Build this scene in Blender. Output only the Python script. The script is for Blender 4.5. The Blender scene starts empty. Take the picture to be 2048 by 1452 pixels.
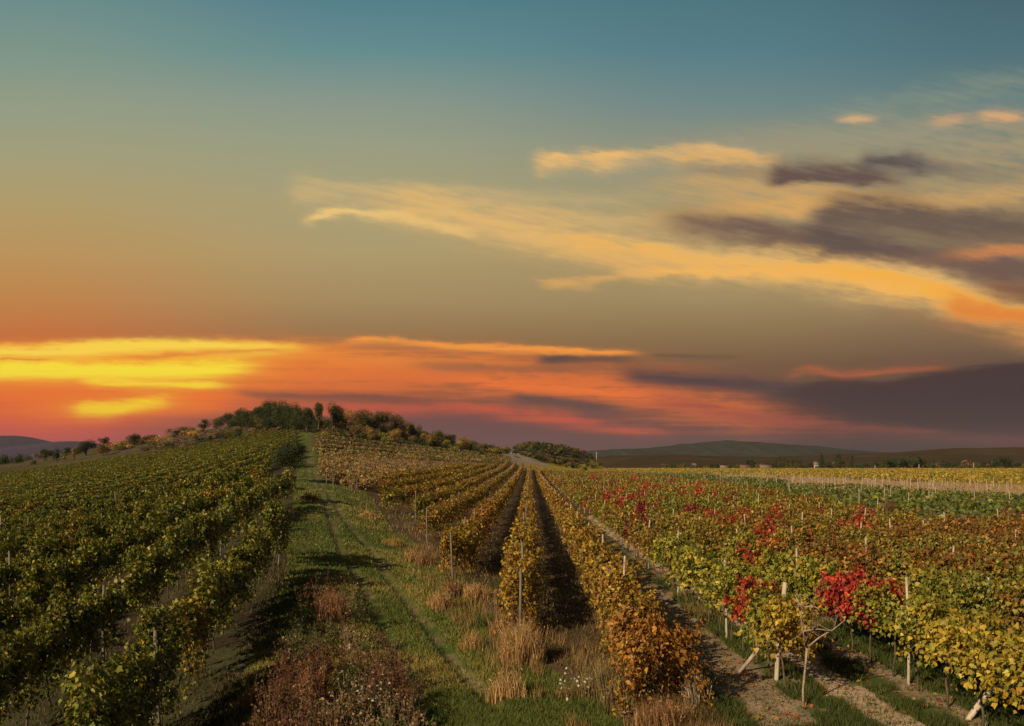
import bpy, math, random
import numpy as np

# ------------------------------------------------------------------ camera, light, exposure
F, HOR, H = 1774.0, 930.0, 4.3          # focal length and horizon in photo pixels, eye height in metres
scene = bpy.context.scene
COL = scene.collection
cam = bpy.data.cameras.new("camera")
cam.sensor_width = 36.0
cam.lens = 36.0 * F / 2048
cam.shift_y = (HOR - 726) / 2048
cam.clip_start = 0.1
cam.clip_end = 20000
camo = bpy.data.objects.new("camera", cam)
COL.objects.link(camo)
camo.location = (0, 0, H)
camo.rotation_euler = (math.radians(90), 0, 0)
scene.camera = camo

SUN_EL = math.radians(25)
SUN_DIR = np.array([0.64, 0.768])         # the way the light travels over the ground
sun = bpy.data.lights.new("sun", 'SUN')
sun.energy = 5.0
sun.angle = math.radians(0.6)
sun.color = (1.0, 0.80, 0.54)
suno = bpy.data.objects.new("sun", sun)
COL.objects.link(suno)
from mathutils import Vector, Matrix
tv = Vector((SUN_DIR[0] * math.cos(SUN_EL), SUN_DIR[1] * math.cos(SUN_EL), -math.sin(SUN_EL)))
suno.rotation_euler = tv.to_track_quat('-Z', 'Y').to_euler()
suno.location = (-60, -45, 60)

vs = scene.view_settings
vs.view_transform = 'Standard'
vs.look = 'None'
vs.exposure = 0.0
vs.gamma = 1.0
cy = scene.cycles
cy.max_bounces = 5
cy.diffuse_bounces = 2
cy.glossy_bounces = 2
cy.transmission_bounces = 3
cy.volume_bounces = 0
cy.use_denoising = True


def lin(c):
    c = np.asarray(c, float) / 255.0
    return np.where(c <= 0.04045, c / 12.92, ((c + 0.055) / 1.055) ** 2.4)


# ------------------------------------------------------------------ sky (world)
world = bpy.data.worlds.new("World")
scene.world = world
world.use_nodes = True
NT = world.node_tree
NT.nodes.clear()


class S:
    """A shader socket with arithmetic."""
    def __init__(s, k): s.k = k
    def __add__(a, b): return M('ADD', a, b)
    def __radd__(a, b): return M('ADD', b, a)
    def __sub__(a, b): return M('SUBTRACT', a, b)
    def __rsub__(a, b): return M('SUBTRACT', b, a)
    def __mul__(a, b): return M('MULTIPLY', a, b)
    def __rmul__(a, b): return M('MULTIPLY', b, a)
    def __truediv__(a, b): return M('DIVIDE', a, b)


def put(inp, v):
    if isinstance(v, S):
        NT.links.new(v.k, inp)
    else:
        inp.default_value = v


def M(op, a, b=None, c=None, clamp=False):
    n = NT.nodes.new('ShaderNodeMath')
    n.operation = op
    n.use_clamp = clamp
    put(n.inputs[0], a)
    if b is not None: put(n.inputs[1], b)
    if c is not None: put(n.inputs[2], c)
    return S(n.outputs[0])


def smooth(v, a, b, lo=0.0, hi=1.0):
    n = NT.nodes.new('ShaderNodeMapRange')
    n.interpolation_type = 'SMOOTHSTEP'
    put(n.inputs[0], v)
    n.inputs[1].default_value, n.inputs[2].default_value = a, b
    n.inputs[3].default_value, n.inputs[4].default_value = lo, hi
    return S(n.outputs[0])


def mixc(f, a, b):
    n = NT.nodes.new('ShaderNodeMix')
    n.data_type = 'RGBA'
    put(n.inputs[0], f)
    for i, v in ((6, a), (7, b)):
        if isinstance(v, S): NT.links.new(v.k, n.inputs[i])
        else: n.inputs[i].default_value = (*v, 1)
    return S(n.outputs[2])


def ramp(v, stops):
    n = NT.nodes.new('ShaderNodeValToRGB')
    put(n.inputs[0], v)
    e = n.color_ramp.elements
    while len(e) < len(stops): e.new(0.5)
    for i, (p, c) in enumerate(stops):
        e[i].position = p
        e[i].color = (*lin(c), 1)
    return S(n.outputs[0])


XA, XB = -150.0, 2200.0


def curve(xn, pts, scale):
    """Piecewise smooth value over the photo's x, as a Float Curve."""
    n = NT.nodes.new('ShaderNodeFloatCurve')
    cm = n.mapping
    c = cm.curves[0]
    pts = [((x - XA) / (XB - XA), y / scale) for x, y in pts]
    if pts[0][0] > 0.001: pts.insert(0, (0.0, pts[0][1]))
    if pts[-1][0] < 0.999: pts.append((1.0, pts[-1][1]))
    while len(c.points) < len(pts): c.points.new(0.5, 0.5)
    for p, q in zip(c.points, pts):
        p.location = q
        p.handle_type = 'AUTO_CLAMPED'
    cm.update()
    NT.links.new(xn.k, n.inputs['Value'])
    return S(n.outputs[0]) * scale


def noise(x, y, z, det=4, rough=0.55):
    cxyz = NT.nodes.new('ShaderNodeCombineXYZ')
    put(cxyz.inputs[0], x); put(cxyz.inputs[1], y); put(cxyz.inputs[2], z)
    n = NT.nodes.new('ShaderNodeTexNoise')
    NT.links.new(cxyz.outputs[0], n.inputs['Vector'])
    n.inputs['Scale'].default_value = 1.0
    n.inputs['Detail'].default_value = det
    n.inputs['Roughness'].default_value = rough
    return S(n.outputs[0])


tc = NT.nodes.new('ShaderNodeTexCoord')
sx = NT.nodes.new('ShaderNodeSeparateXYZ')
NT.links.new(tc.outputs['Generated'], sx.inputs[0])
dx, dy_, dz = S(sx.outputs[0]), S(sx.outputs[1]), S(sx.outputs[2])
ay = M('MAXIMUM', M('ABSOLUTE', dy_), 0.25)
X = M('MULTIPLY_ADD', dx / ay, F, 1024.0)          # where the direction lies, in the photo's units
Y = M('MULTIPLY_ADD', dz / ay, -F, HOR)
xn = M('DIVIDE', X - XA, XB - XA, clamp=True)
yn = M('DIVIDE', Y, 1000.0, clamp=True)

YS = [0, 0.1, 0.2, 0.3, 0.4, 0.5, 0.6, 0.68, 0.73, 0.80, 0.87, 0.93]
C0 = [(104,152,153),(124,160,150),(148,166,144),(165,167,132),(180,162,112),(188,150,92),(196,132,74),(202,106,54),(225,88,40),(222,82,50),(204,76,80),(150,62,90)]
C1 = [(66,136,154),(90,149,156),(136,160,150),(157,166,138),(170,164,126),(174,158,112),(164,140,96),(142,112,74),(150,90,54),(124,72,58),(94,60,70),(80,62,72)]
C2 = [(56,126,143),(70,133,148),(104,142,146),(140,151,134),(160,154,118),(164,148,104),(156,138,98),(132,108,74),(112,84,62),(84,60,60),(72,52,58),(58,50,60)]
C3 = [(46,108,126),(60,118,133),(84,129,136),(106,130,126),(128,128,108),(134,116,90),(146,120,86),(114,92,70),(86,68,62),(58,48,52),(52,44,50),(48,46,54)]
for c_ in (C0, C1, C2, C3):          # slightly deeper towards the top of the sky
    for k_ in range(5): c_[k_] = tuple(v_ * (.93 + .012 * k_) for v_ in c_[k_])
cols = [ramp(yn, list(zip(YS, c))) for c in (C0, C1, C2, C3)]
sky = mixc(smooth(X, 0, 760), cols[0], cols[1])
sky = mixc(smooth(X, 700, 1450), sky, cols[2])
sky = mixc(smooth(X, 1400, 2048), sky, cols[3])

n1 = noise(X / 420.0, Y / 60.0 - X / 1400.0, 3.1, 5, 0.6)
n2 = noise(X / 160.0, Y / 22.0 - X / 500.0, 8.7, 5, 0.62)
n3 = noise(X / 60.0, Y / 16.0, 1.7, 4, 0.6)
n4 = noise(X / 700.0, Y / 110.0, 5.5, 3, 0.5)
wv = noise(X / 210.0, Y / 90.0, 12.3, 3, 0.5)
SL = Y - X * 0.20
f1 = noise(X / 150.0 + wv * 1.2, SL / 14.0, 21.1, 5, 0.6)       # fibres falling to the right
f2 = noise(X / 190.0 + wv * 1.0, Y / 11.0, 23.7, 6, 0.62)         # level fibres
f3 = noise(X / 46.0, (Y - X * 0.05) / 15.0, 27.9, 6, 0.62)       # small tufts
w1 = noise(X / 170.0, Y / 70.0, 31.3, 4, 0.6)
w2 = noise(X / 70.0, SL / 26.0, 33.9, 4, 0.6)
YW = Y + (n1 - 0.5) * 50.0 + (w1 - 0.5) * 44.0 + (w2 - 0.5) * 26.0
YL = Y + (n1 - 0.5) * 24.0 + (f3 - 0.5) * 12.0
tex = f1 * 0.6 + f3 * 0.4
texs = f2 * 0.7 + f3 * 0.3


def streak(sky, pts, su, sd, color, amps, k=0.5, yy=None, t=None):
    t = t or (texs if yy is YL else tex)
    yy = yy or YW
    d = yy - curve(xn, pts, 1000.0)
    up = M('LESS_THAN', d, 0.0)
    s = M('MULTIPLY_ADD', up, float(su - sd) * 1.15, float(sd) * 1.15)
    q = d / s
    m = M('EXPONENT', (q * q) * -1.0) * curve(xn, amps, 1.0)
    k = 0.35 + k
    rag = m + (t - 0.5) * (4.4 * k) * M('POWER', m, 0.55)
    a = smooth(rag, -0.05, 1.05)
    a = M('MULTIPLY', a * 0.7 + m * 0.38, M('MULTIPLY_ADD', M('POWER', m, 0.5), 0.6, 0.4), clamp=True)
    return mixc(a, sky, tuple(lin(color)))


# high veil, gold streaks and grey banks on the right
veil = smooth(X + (w1 - .5) * 300.0, 1080, 1560) * smooth(Y + (X - 1400.0) * .05, 225, 330) * smooth(YW - (X - 1400.0) * .12, 620, 470)
sky = mixc(veil * smooth(tex, .3, .66, .15, .8), sky, tuple(lin((178,156,112))))
sky = streak(sky, [(1100,335),(1400,300),(1600,280),(1750,262),(2200,225)], 26, 60, (150,150,126), [(1050,0),(1300,.7),(1800,.65),(2048,.4)], .3)
sky = streak(sky, [(560,372),(700,378),(1000,392),(1250,400)], 18, 30, (208,180,124), [(545,0),(620,.6),(900,.5),(1200,.4),(1450,0)], .4)
sky = streak(sky, [(620,392),(900,408),(1200,436),(1500,456)], 16, 34, (212,178,118), [(600,0),(760,.5),(1000,.6),(1300,.6),(1550,0)], .6)
sky = streak(sky, [(1040,312),(1150,310),(1220,312),(1300,300),(1400,296),(1560,318)], 10, 24, (236,188,116), [(1040,0),(1110,.95),(1170,.7),(1210,.95),(1290,.55),(1400,.75),(1500,.6),(1600,0)], .35)
sky = streak(sky, [(1320,322),(1420,318),(1560,330),(1640,340)], 14, 16, (228,176,106), [(1300,0),(1400,.7),(1540,.5),(1660,0)], .5)
sky = streak(sky, [(1340,338),(1460,344),(1600,352)], 12, 18, (142,124,100), [(1320,0),(1430,.6),(1520,.6),(1620,0)], .4)
sky = streak(sky, [(1200,378),(1500,372),(1800,398),(2200,362)], 20, 34, (208,166,104), [(1150,0),(1400,.55),(1750,.75),(2048,.5)], .5)
sky = streak(sky, [(1250,432),(1600,412),(1900,402),(2200,372)], 18, 24, (222,170,98), [(1150,0),(1450,.7),(1750,.8),(2000,.35)], .45)
sky = streak(sky, [(1240,452),(1400,456),(1500,470),(1750,505),(2200,570)], 34, 30, (104,84,78), [(1180,0),(1400,.75),(1700,.95),(2048,.95)], .15)
sky = streak(sky, [(1560,462),(1640,440),(1700,424),(1800,420),(1900,440),(2200,450)], 34, 66, (98,86,78), [(1550,0),(1660,.9),(1900,.95),(2100,.85)], .1)
sky = streak(sky, [(1600,486),(1700,492),(1820,520),(1960,545)], 30, 22, (78,72,74), [(1560,0),(1660,.85),(1800,.7),(1980,0)], .1)
sky = streak(sky, [(1520,360),(1600,352),(1680,352),(1800,360)], 24, 18, (92,78,76), [(1500,0),(1570,.95),(1720,.95),(1880,0)], .1)
sky = streak(sky, [(1700,330),(1760,322),(1850,328),(2000,345)], 20, 18, (84,80,84), [(1690,0),(1750,.95),(1860,.7),(2100,.2)], .1)
sky = streak(sky, [(1780,522),(1950,508),(2200,500)], 12, 14, (208,132,78), [(1720,0),(1900,.35),(2048,.8)], .4)
sky = streak(sky, [(585,440),(620,436),(680,424),(740,430),(820,434),(900,450),(1010,474)], 12, 14, (236,198,124), [(580,0),(640,.95),(700,.95),(760,.85),(900,.85),(1000,0)], .3)
sky = streak(sky, [(720,400),(860,414),(1000,446),(1150,474),(1300,500),(1450,518),(1650,536),(1850,566),(1950,596),(2200,664)], 26, 44, (232,186,114), [(690,0),(820,.6),(1000,.75),(1200,.85),(1500,.9),(1800,.98),(2200,.98)], .2)
sky = streak(sky, [(1100,472),(1300,500),(1500,528),(1700,544),(1850,574),(1950,600),(2200,675)], 16, 26, (250,180,72), [(1000,0),(1230,.5),(1400,.45),(1600,.75),(1750,.98),(1900,.98),(2200,.8)], .25)
sky = streak(sky, [(1230,545),(1450,541),(1650,550),(1830,584)], 14, 8, (248,184,94), [(1200,0),(1300,.85),(1500,.85),(1800,.85),(1880,0)], .25)
sky = streak(sky, [(1850,606),(1950,616),(2200,690)], 24, 34, (230,134,56), [(1830,0),(1930,.85),(2200,.95)], .15)
sky = streak(sky, [(1880,556),(2048,585),(2200,600)], 22, 24, (122,78,62), [(1850,0),(2000,.7),(2200,.95)], .15)
sky = streak(sky, [(1050,558),(1120,566),(1200,562),(1280,550)], 10, 13, (218,168,100), [(1040,0),(1120,.75),(1220,.75),(1320,0)], .4)
sky = streak(sky, [(1160,500),(1240,530),(1300,548)], 16, 18, (226,176,104), [(1140,0),(1220,.8),(1320,.4),(1360,0)], .4)
sky = streak(sky, [(1660,240),(1710,238),(1760,240)], 9, 8, (224,178,124), [(1650,0),(1710,.95),(1780,0)], .1, yy=Y + (n3 - 0.5) * 20.0)
sky = streak(sky, [(1800,246),(1900,240),(1990,233),(2100,236)], 13, 13, (214,168,120), [(1790,0),(1870,.6),(1900,.7),(1940,.4),(1990,.95),(2050,.35),(2120,0)], .2, yy=Y + (n3 - 0.5) * 22.0)
sky = streak(sky, [(1500,262),(1800,200),(2048,165),(2200,150)], 30, 40, (140,150,130), [(1450,0),(1700,.4),(2048,.45)], .6)
sky = streak(sky, [(1700,610),(1900,650),(2048,690)], 12, 20, (150,108,72), [(1680,0),(1850,.45),(2048,.4)], .6)

# the low sunset bank
bank = smooth(Y + (n1 - 0.5) * 12.0 + (f2 - .5) * 10.0, 680, 694)
glow = ramp(yn, [(0.68,(238,140,50)),(0.72,(240,128,44)),(0.77,(236,96,40)),(0.82,(238,104,44)),(0.86,(214,84,66)),(0.9,(190,72,84))])
sky = mixc(bank * curve(xn, [(-150,1),(150,1),(380,.85),(560,.6),(760,.3),(1000,0)], 1.0) * smooth(f2, .25, .6, .45, 1.0), sky, glow)
mauve = tuple(lin((104,68,72)))
sky = mixc(smooth(Y + (n1 - .5) * 50.0, 790, 850) * curve(xn, [(40,0),(300,.45),(560,.85),(760,.9),(1100,.6),(1500,.3),(1700,0)], 1.0), sky, mauve)
sky = streak(sky, [(300,740),(700,742),(1100,764),(1300,786),(1600,840),(2000,890)], 46, 42, (226,112,52), [(380,0),(520,.95),(900,.85),(1150,.85),(1400,.75),(1600,.45),(1850,0)], .8, yy=YL)
sky = streak(sky, [(380,692),(700,716),(1000,730),(1200,740)], 16, 18, (234,134,56), [(360,0),(480,.9),(800,.7),(1000,.5),(1250,0)], .6, yy=YL)
sky = streak(sky, [(560,822),(900,815),(1100,838),(1350,862)], 11, 15, (196,84,60), [(520,0),(700,.85),(1000,.85),(1250,.8),(1450,0)], .6, yy=YL)
sky = streak(sky, [(880,762),(1100,778),(1300,796),(1600,836)], 9, 14, (238,116,50), [(820,0),(1000,.9),(1200,.95),(1450,.85),(1650,0)], .5, yy=YL)
sky = streak(sky, [(440,784),(560,792),(800,800),(960,806)], 9, 10, (104,66,64), [(430,0),(520,.8),(800,.65),(1000,0)], .35, yy=YL)
sky = streak(sky, [(1000,796),(1080,802),(1250,820)], 9, 12, (86,66,68), [(990,0),(1060,.85),(1180,.8),(1350,0)], .3, yy=YL)
sky = streak(sky, [(800,730),(1000,736),(1200,738)], 10, 12, (124,86,66), [(760,0),(900,.6),(1100,.6),(1300,0)], .4, yy=YL)
sky = streak(sky, [(1060,718),(1180,712),(1300,716)], 10, 12, (84,68,66), [(1050,0),(1110,.9),(1220,.85),(1340,0)], .25, yy=YL)
sky = streak(sky, [(1290,708),(1480,712)], 5, 6, (98,74,64), [(1270,0),(1340,.6),(1460,.5),(1520,0)], .4, yy=YL)
sky = streak(sky, [(680,684),(760,680),(900,692),(1100,698),(1260,704)], 6, 8, (246,152,64), [(650,0),(730,.9),(900,.9),(1200,.95),(1320,0)], .3, yy=YL)
sky = streak(sky, [(1150,742),(1350,756),(1500,768),(1700,790)], 16, 22, (76,60,64), [(1180,0),(1290,.85),(1500,.9),(1750,.7)], .25, yy=YL)
dk = smooth((YL + (f2 - .5) * 26.0 - curve(xn, [(1380,830),(1500,790),(1600,768),(1680,752),(1760,762),(1840,745),(1950,734),(2048,716),(2200,706)], 1000.0)), -8, 16)
sky = mixc(dk * curve(xn, [(1400,0),(1560,.45),(1700,.8),(2200,.94)], 1.0), sky, tuple(lin((50,41,48))))
sky = streak(sky, [(1560,756),(1620,742),(1690,752),(1780,744),(1880,738),(1960,728)], 12, 8, (196,98,60), [(1500,0),(1600,.45),(1700,.6),(1860,.4),(2000,0)], .5, yy=YL)
sky = streak(sky, [(1300,800),(1500,830),(1800,860),(2048,880)], 12, 20, (160,76,62), [(1200,0),(1400,.8),(1600,.6),(1900,.3)], .6, yy=YL)
# yellow light
sky = streak(sky, [(-150,728),(200,726),(480,728),(700,720)], 34, 60, (248,138,44), [(-150,.95),(250,.95),(450,.7),(700,.25),(850,0)], -.25, yy=YL)
sky = streak(sky, [(60,812),(250,808),(500,800)], 26, 30, (244,120,42), [(-50,0),(120,.8),(350,.85),(560,0)], -.2, yy=YL)
sky = streak(sky, [(-150,708),(100,698),(280,690),(430,693),(560,697)], 12, 16, (255,214,74), [(-150,.95),(300,1),(450,.95),(570,.6),(760,0)], .25, yy=YL)
sky = streak(sky, [(-150,738),(100,738),(300,740),(560,732)], 19, 20, (255,226,56), [(-150,1),(150,1),(330,1),(460,.85),(640,0)], .3, yy=YL)
sky = streak(sky, [(160,762),(280,768),(440,770)], 11, 10, (255,214,52), [(130,0),(200,.95),(380,.95),(520,0)], .35, yy=YL)
sky = streak(sky, [(60,818),(200,818),(300,806),(440,802)], 14, 13, (255,208,40), [(70,0),(170,.9),(240,1),(320,.85),(430,0)], .3, yy=YL)
sky = streak(sky, [(-150,714),(80,718),(180,716)], 2.5, 2.5, (214,120,52), [(-150,.6),(60,.6),(150,0)], .3, yy=YL)
sky = streak(sky, [(220,714),(400,706),(620,702)], 5, 5, (232,136,54), [(200,0),(300,.7),(520,.7),(640,0)], .4, yy=YL)

# above and behind the part of the sky in the picture an ordinary Nishita daylight sky takes over
nis = NT.nodes.new('ShaderNodeTexSky')
nis.sky_type = 'NISHITA'
nis.sun_disc = False
nis.sun_elevation = SUN_EL
nis.sun_rotation = math.atan2(-SUN_DIR[0], -SUN_DIR[1])
nsc = NT.nodes.new('ShaderNodeMix'); nsc.data_type = 'RGBA'; nsc.blend_type = 'MULTIPLY'
nsc.inputs[0].default_value = 1.0
NT.links.new(nis.outputs[0], nsc.inputs[6]); nsc.inputs[7].default_value = (0.025, 0.025, 0.025, 1)
far_up = M('MAXIMUM', smooth(Y, -60, -900), smooth(dy_, 0.15, -0.2))
sky = mixc(far_up, sky, S(nsc.outputs[2]))
bg = NT.nodes.new('ShaderNodeBackground')
NT.links.new(sky.k, bg.inputs[0])
bg.inputs[1].default_value = 1.0
wo = NT.nodes.new('ShaderNodeOutputWorld')
NT.links.new(bg.outputs[0], wo.inputs[0])
world.cycles.sampling_method = 'MANUAL'
world.cycles.sample_map_resolution = 512

# ------------------------------------------------------------------ helpers
rng = np.random.default_rng(7)
PRNG = random.Random(5)


def new_mesh(name, V_, faces_list, mats, cols_=None, smooth_=False):
    """faces_list: list of (n, k) index arrays; cols_: one colour per face in the same order."""
    me = bpy.data.meshes.new(name)
    V_ = np.asarray(V_, np.float32)
    me.vertices.add(len(V_))
    me.vertices.foreach_set('co', V_.ravel())
    nl = sum(f.size for f in faces_list)
    nf = sum(len(f) for f in faces_list)
    me.loops.add(nl)
    me.polygons.add(nf)
    me.loops.foreach_set('vertex_index', np.concatenate([f.ravel() for f in faces_list]).astype(np.int32))
    tot = np.concatenate([np.full(len(f), f.shape[1], np.int32) for f in faces_list])
    st = np.concatenate([[0], np.cumsum(tot)[:-1]]).astype(np.int32)
    me.polygons.foreach_set('loop_start', st)
    me.polygons.foreach_set('loop_total', tot)
    if cols_ is not None:
        at = me.attributes.new('tint', 'FLOAT_COLOR', 'FACE')
        c4 = np.ones((nf, 4), np.float32)
        c4[:, :3] = cols_
        at.data.foreach_set('color', c4.ravel())
    if smooth_:
        me.polygons.foreach_set('use_smooth', np.ones(nf, bool))
    me.update(calc_edges=True)
    for m in (mats if isinstance(mats, (list, tuple)) else [mats]):
        me.materials.append(m)
    return me


def link(name, me, parent=None, loc=None):
    o = bpy.data.objects.new(name, me)
    COL.objects.link(o)
    if loc is not None: o.location = loc
    if parent: o.parent = parent
    return o


def tag(o, label=None, cat=None, group=None, kind=None):
    if label: o["label"] = label
    if cat: o["category"] = cat
    if group: o["group"] = group
    if kind: o["kind"] = kind
    return o


def empty(name, loc, label, cat, group=None):
    o = bpy.data.objects.new(name, None)
    o.empty_display_size = 0.3
    COL.objects.link(o)
    o.location = loc
    return tag(o, label, cat, group)


def mat(name, builder):
    global NT
    m = bpy.data.materials.new(name)
    m.use_nodes = True
    keep = NT
    NT = m.node_tree
    NT.nodes.clear()
    out = NT.nodes.new('ShaderNodeOutputMaterial')
    NT.links.new(builder(), out.inputs[0])
    NT = keep
    return m


def attr(name='tint'):
    n = NT.nodes.new('ShaderNodeAttribute')
    n.attribute_name = name
    return S(n.outputs['Color'])


def cmul(c, f):
    n = NT.nodes.new('ShaderNodeVectorMath')
    n.operation = 'SCALE'
    NT.links.new(c.k, n.inputs[0])
    put(n.inputs['Scale'], f)
    return S(n.outputs[0])


def objnoise(scale, det=3, rough=.6, coord='Object', stretch=None):
    t = NT.nodes.new('ShaderNodeTexCoord')
    v = t.outputs[coord]
    if stretch:
        mp = NT.nodes.new('ShaderNodeMapping')
        mp.inputs['Scale'].default_value = stretch
        NT.links.new(v, mp.inputs[0]); v = mp.outputs[0]
    n = NT.nodes.new('ShaderNodeTexNoise')
    NT.links.new(v, n.inputs['Vector'])
    n.inputs['Scale'].default_value = scale
    n.inputs['Detail'].default_value = det
    n.inputs['Roughness'].default_value = rough
    return S(n.outputs[0])


def leaf_builder(trans, rough, spec, gain=1.0):
    def b():
        c = cmul(attr(), M('MULTIPLY_ADD', objnoise(9.0, 3), 0.9, 0.55 * gain))
        p = NT.nodes.new('ShaderNodeBsdfPrincipled')
        NT.links.new(c.k, p.inputs['Base Color'])
        p.inputs['Roughness'].default_value = rough
        p.inputs['Specular IOR Level'].default_value = spec
        t = NT.nodes.new('ShaderNodeBsdfTranslucent')
        NT.links.new(c.k, t.inputs[0])
        mx = NT.nodes.new('ShaderNodeMixShader')
        mx.inputs[0].default_value = trans
        NT.links.new(p.outputs[0], mx.inputs[1]); NT.links.new(t.outputs[0], mx.inputs[2])
        return mx.outputs[0]
    return b


def solid_builder(c1, c2, scale, rough=0.85, stretch=None, bump=0.0):
    def b():
        n = objnoise(scale, 5, .65, stretch=stretch)
        c = mixc(smooth(n, .3, .7), tuple(c1), tuple(c2))
        p = NT.nodes.new('ShaderNodeBsdfPrincipled')
        NT.links.new(c.k, p.inputs['Base Color'])
        p.inputs['Roughness'].default_value = rough
        p.inputs['Specular IOR Level'].default_value = .2
        if bump:
            bp = NT.nodes.new('ShaderNodeBump')
            bp.inputs['Strength'].default_value = bump
            bp.inputs['Distance'].default_value = .02
            NT.links.new(n.k, bp.inputs['Height']); NT.links.new(bp.outputs[0], p.inputs['Normal'])
        return p.outputs[0]
    return b


def ground_builder():
    n1 = objnoise(0.35, 5, .6)
    n2 = objnoise(2.3, 6, .7)
    n3 = objnoise(14.0, 5, .75)
    f = M('MULTIPLY_ADD', n2, 1.3, 0.35) * M('MULTIPLY_ADD', n3, 1.1, 0.45) * M('MULTIPLY_ADD', n1, 0.8, 0.6)
    c = cmul(attr(), f)
    p = NT.nodes.new('ShaderNodeBsdfPrincipled')
    NT.links.new(c.k, p.inputs['Base Color'])
    p.inputs['Roughness'].default_value = 0.95
    p.inputs['Specular IOR Level'].default_value = .08
    bp = NT.nodes.new('ShaderNodeBump')
    bp.inputs['Strength'].default_value = 0.9
    bp.inputs['Distance'].default_value = .08
    h = n3 * 0.5 + n2
    NT.links.new(h.k, bp.inputs['Height']); NT.links.new(bp.outputs[0], p.inputs['Normal'])
    return p.outputs[0]


M_LEAF = mat('vine_leaf', leaf_builder(.30, .5, .35))
M_TREE = mat('tree_leaf', leaf_builder(.18, .6, .2))
M_GRASS = mat('grass_blade', leaf_builder(.30, .6, .2))
M_BARK = mat('bark', solid_builder((.06, .042, .028), (.15, .105, .07), 18, stretch=(1, 1, .2), bump=.6))
M_POST = mat('weathered_post', solid_builder((.30, .24, .175), (.56, .47, .36), 14, stretch=(1, 1, .15), bump=.4))
M_GREY = mat('grey_post', solid_builder((.10, .08, .065), (.24, .20, .165), 14, stretch=(1, 1, .15), bump=.4))
M_GROUND = mat('ground', ground_builder)
M_BRANCH = mat('bare_wood', solid_builder((.20, .14, .10), (.40, .30, .23), 20, bump=.4))


# value noise on the plane
def vnoise(x, y, seed=0, octv=3):
    x = np.asarray(x, float); y = np.asarray(y, float)
    out = 0; amp = 1; tot = 0
    for o in range(octv):
        xs, ys = x * 2 ** o + seed * 17.3 + o * 7.7, y * 2 ** o - seed * 9.1 + o * 3.3
        xi, yi = np.floor(xs), np.floor(ys)
        fx, fy = xs - xi, ys - yi
        fx, fy = fx * fx * (3 - 2 * fx), fy * fy * (3 - 2 * fy)
        def h(a, b):
            v = np.sin(a * 127.1 + b * 311.7 + seed * 74.7) * 43758.5453
            return v - np.floor(v)
        v = (h(xi, yi) * (1 - fx) + h(xi + 1, yi) * fx) * (1 - fy) + (h(xi, yi + 1) * (1 - fx) + h(xi + 1, yi + 1) * fx) * fy
        out = out + v * amp; tot += amp; amp *= .5
    return out / tot


# ------------------------------------------------------------------ terrain heights
TX = np.array([-900, 0, 250, 450, 600, 700, 800, 900, 1000, 1100, 1250, 1600, 2048, 3400], float)
TY = np.array([8, 15, 25, 40, 60, 90, 130, 180, 240, 300, 350, 400, 600, 1000, 2500, 9000], float)
TQ = np.array([
    #  -900    0   250   450  600  700  800  900 1000 1100 1250 1600 2048 3400
    [   230, 170,  120,   60,   0,   0,   0,   0,   0,   0,   0,   0,   0,   0],   # 8
    [   170, 108,   70,   28, -10,  -8,   0,   0,   0,   0,   0,   0,   0,   0],   # 15
    [   120,  52,   14,  -18, -40, -22,  -4,   0,   0,   0,   0,   0,   0,   0],   # 25
    [   100,  26,   -9,  -38, -55, -32,  -8,  -2,   0,   0,   0,   0,   0,   0],   # 40
    [    90,  19,  -17,  -45, -64, -42, -13,  -4,   0,   0,   0,   0,   0,   0],   # 60
    [    80,  14,  -21,  -50, -71, -50, -22,  -8,  -2,   0,   0,   0,   0,   0],   # 90
    [    70,  11,  -25,  -53, -76, -56, -36, -18,  -5,   0,   0,   0,   0,   0],   # 130
    [    60,   8,  -28,  -55, -80, -62, -45, -26,  -9,   0,   0,   0,   0,   0],   # 180
    [    50,   4,  -33,  -58, -85, -71, -56, -33, -14,  -2,   0,   0,   0,   0],   # 240
    [    40,  -3,  -38,  -64, -94, -84, -72, -44, -22,  -5,   0,   0,   0,   0],   # 300
    [    35, -14,  -56,  -92,-112,-102, -94, -64, -32,  -9,   0,   0,   0,   0],   # 350
    [    30, -20,  -74, -108,-124,-114,-106, -80, -44, -12,   0,   0,   0,   0],   # 400
    [    20,  -4,  -20,  -40, -50, -48, -42, -30, -20,  -8,   0,   0,   0,   0],   # 600
    [    10,   0,    0,    0,   0,   0,   0,   0,   0,   0,   0,   0,   0,   0],   # 1000
    [     0,   0,    0,    0,   0,   0,   0,   0,   0,   0,   0,   0,   0,   0],
    [     0,   0,    0,    0,   0,   0,   0,   0,   0,   0,   0,   0,   0,   0]], float)
GX = np.linspace(-900, 3400, 431)
GL = np.linspace(math.log(8), math.log(9000), 320)
_a = np.array([np.interp(GX, TX, r) for r in TQ])
GQ = np.array([np.interp(GL, np.log(TY), _a[:, j]) for j in range(len(GX))]).T
for _ in range(10):
    p = np.pad(GQ, 2, mode='edge')
    GQ = (p[:-4, 2:-2] + p[1:-3, 2:-2] + p[2:-2, 2:-2] + p[3:-1, 2:-2] + p[4:, 2:-2]) / 5
    p = np.pad(GQ, 2, mode='edge')
    GQ = (p[2:-2, :-4] + p[2:-2, 1:-3] + p[2:-2, 2:-2] + p[2:-2, 3:-1] + p[2:-2, 4:]) / 5


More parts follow.
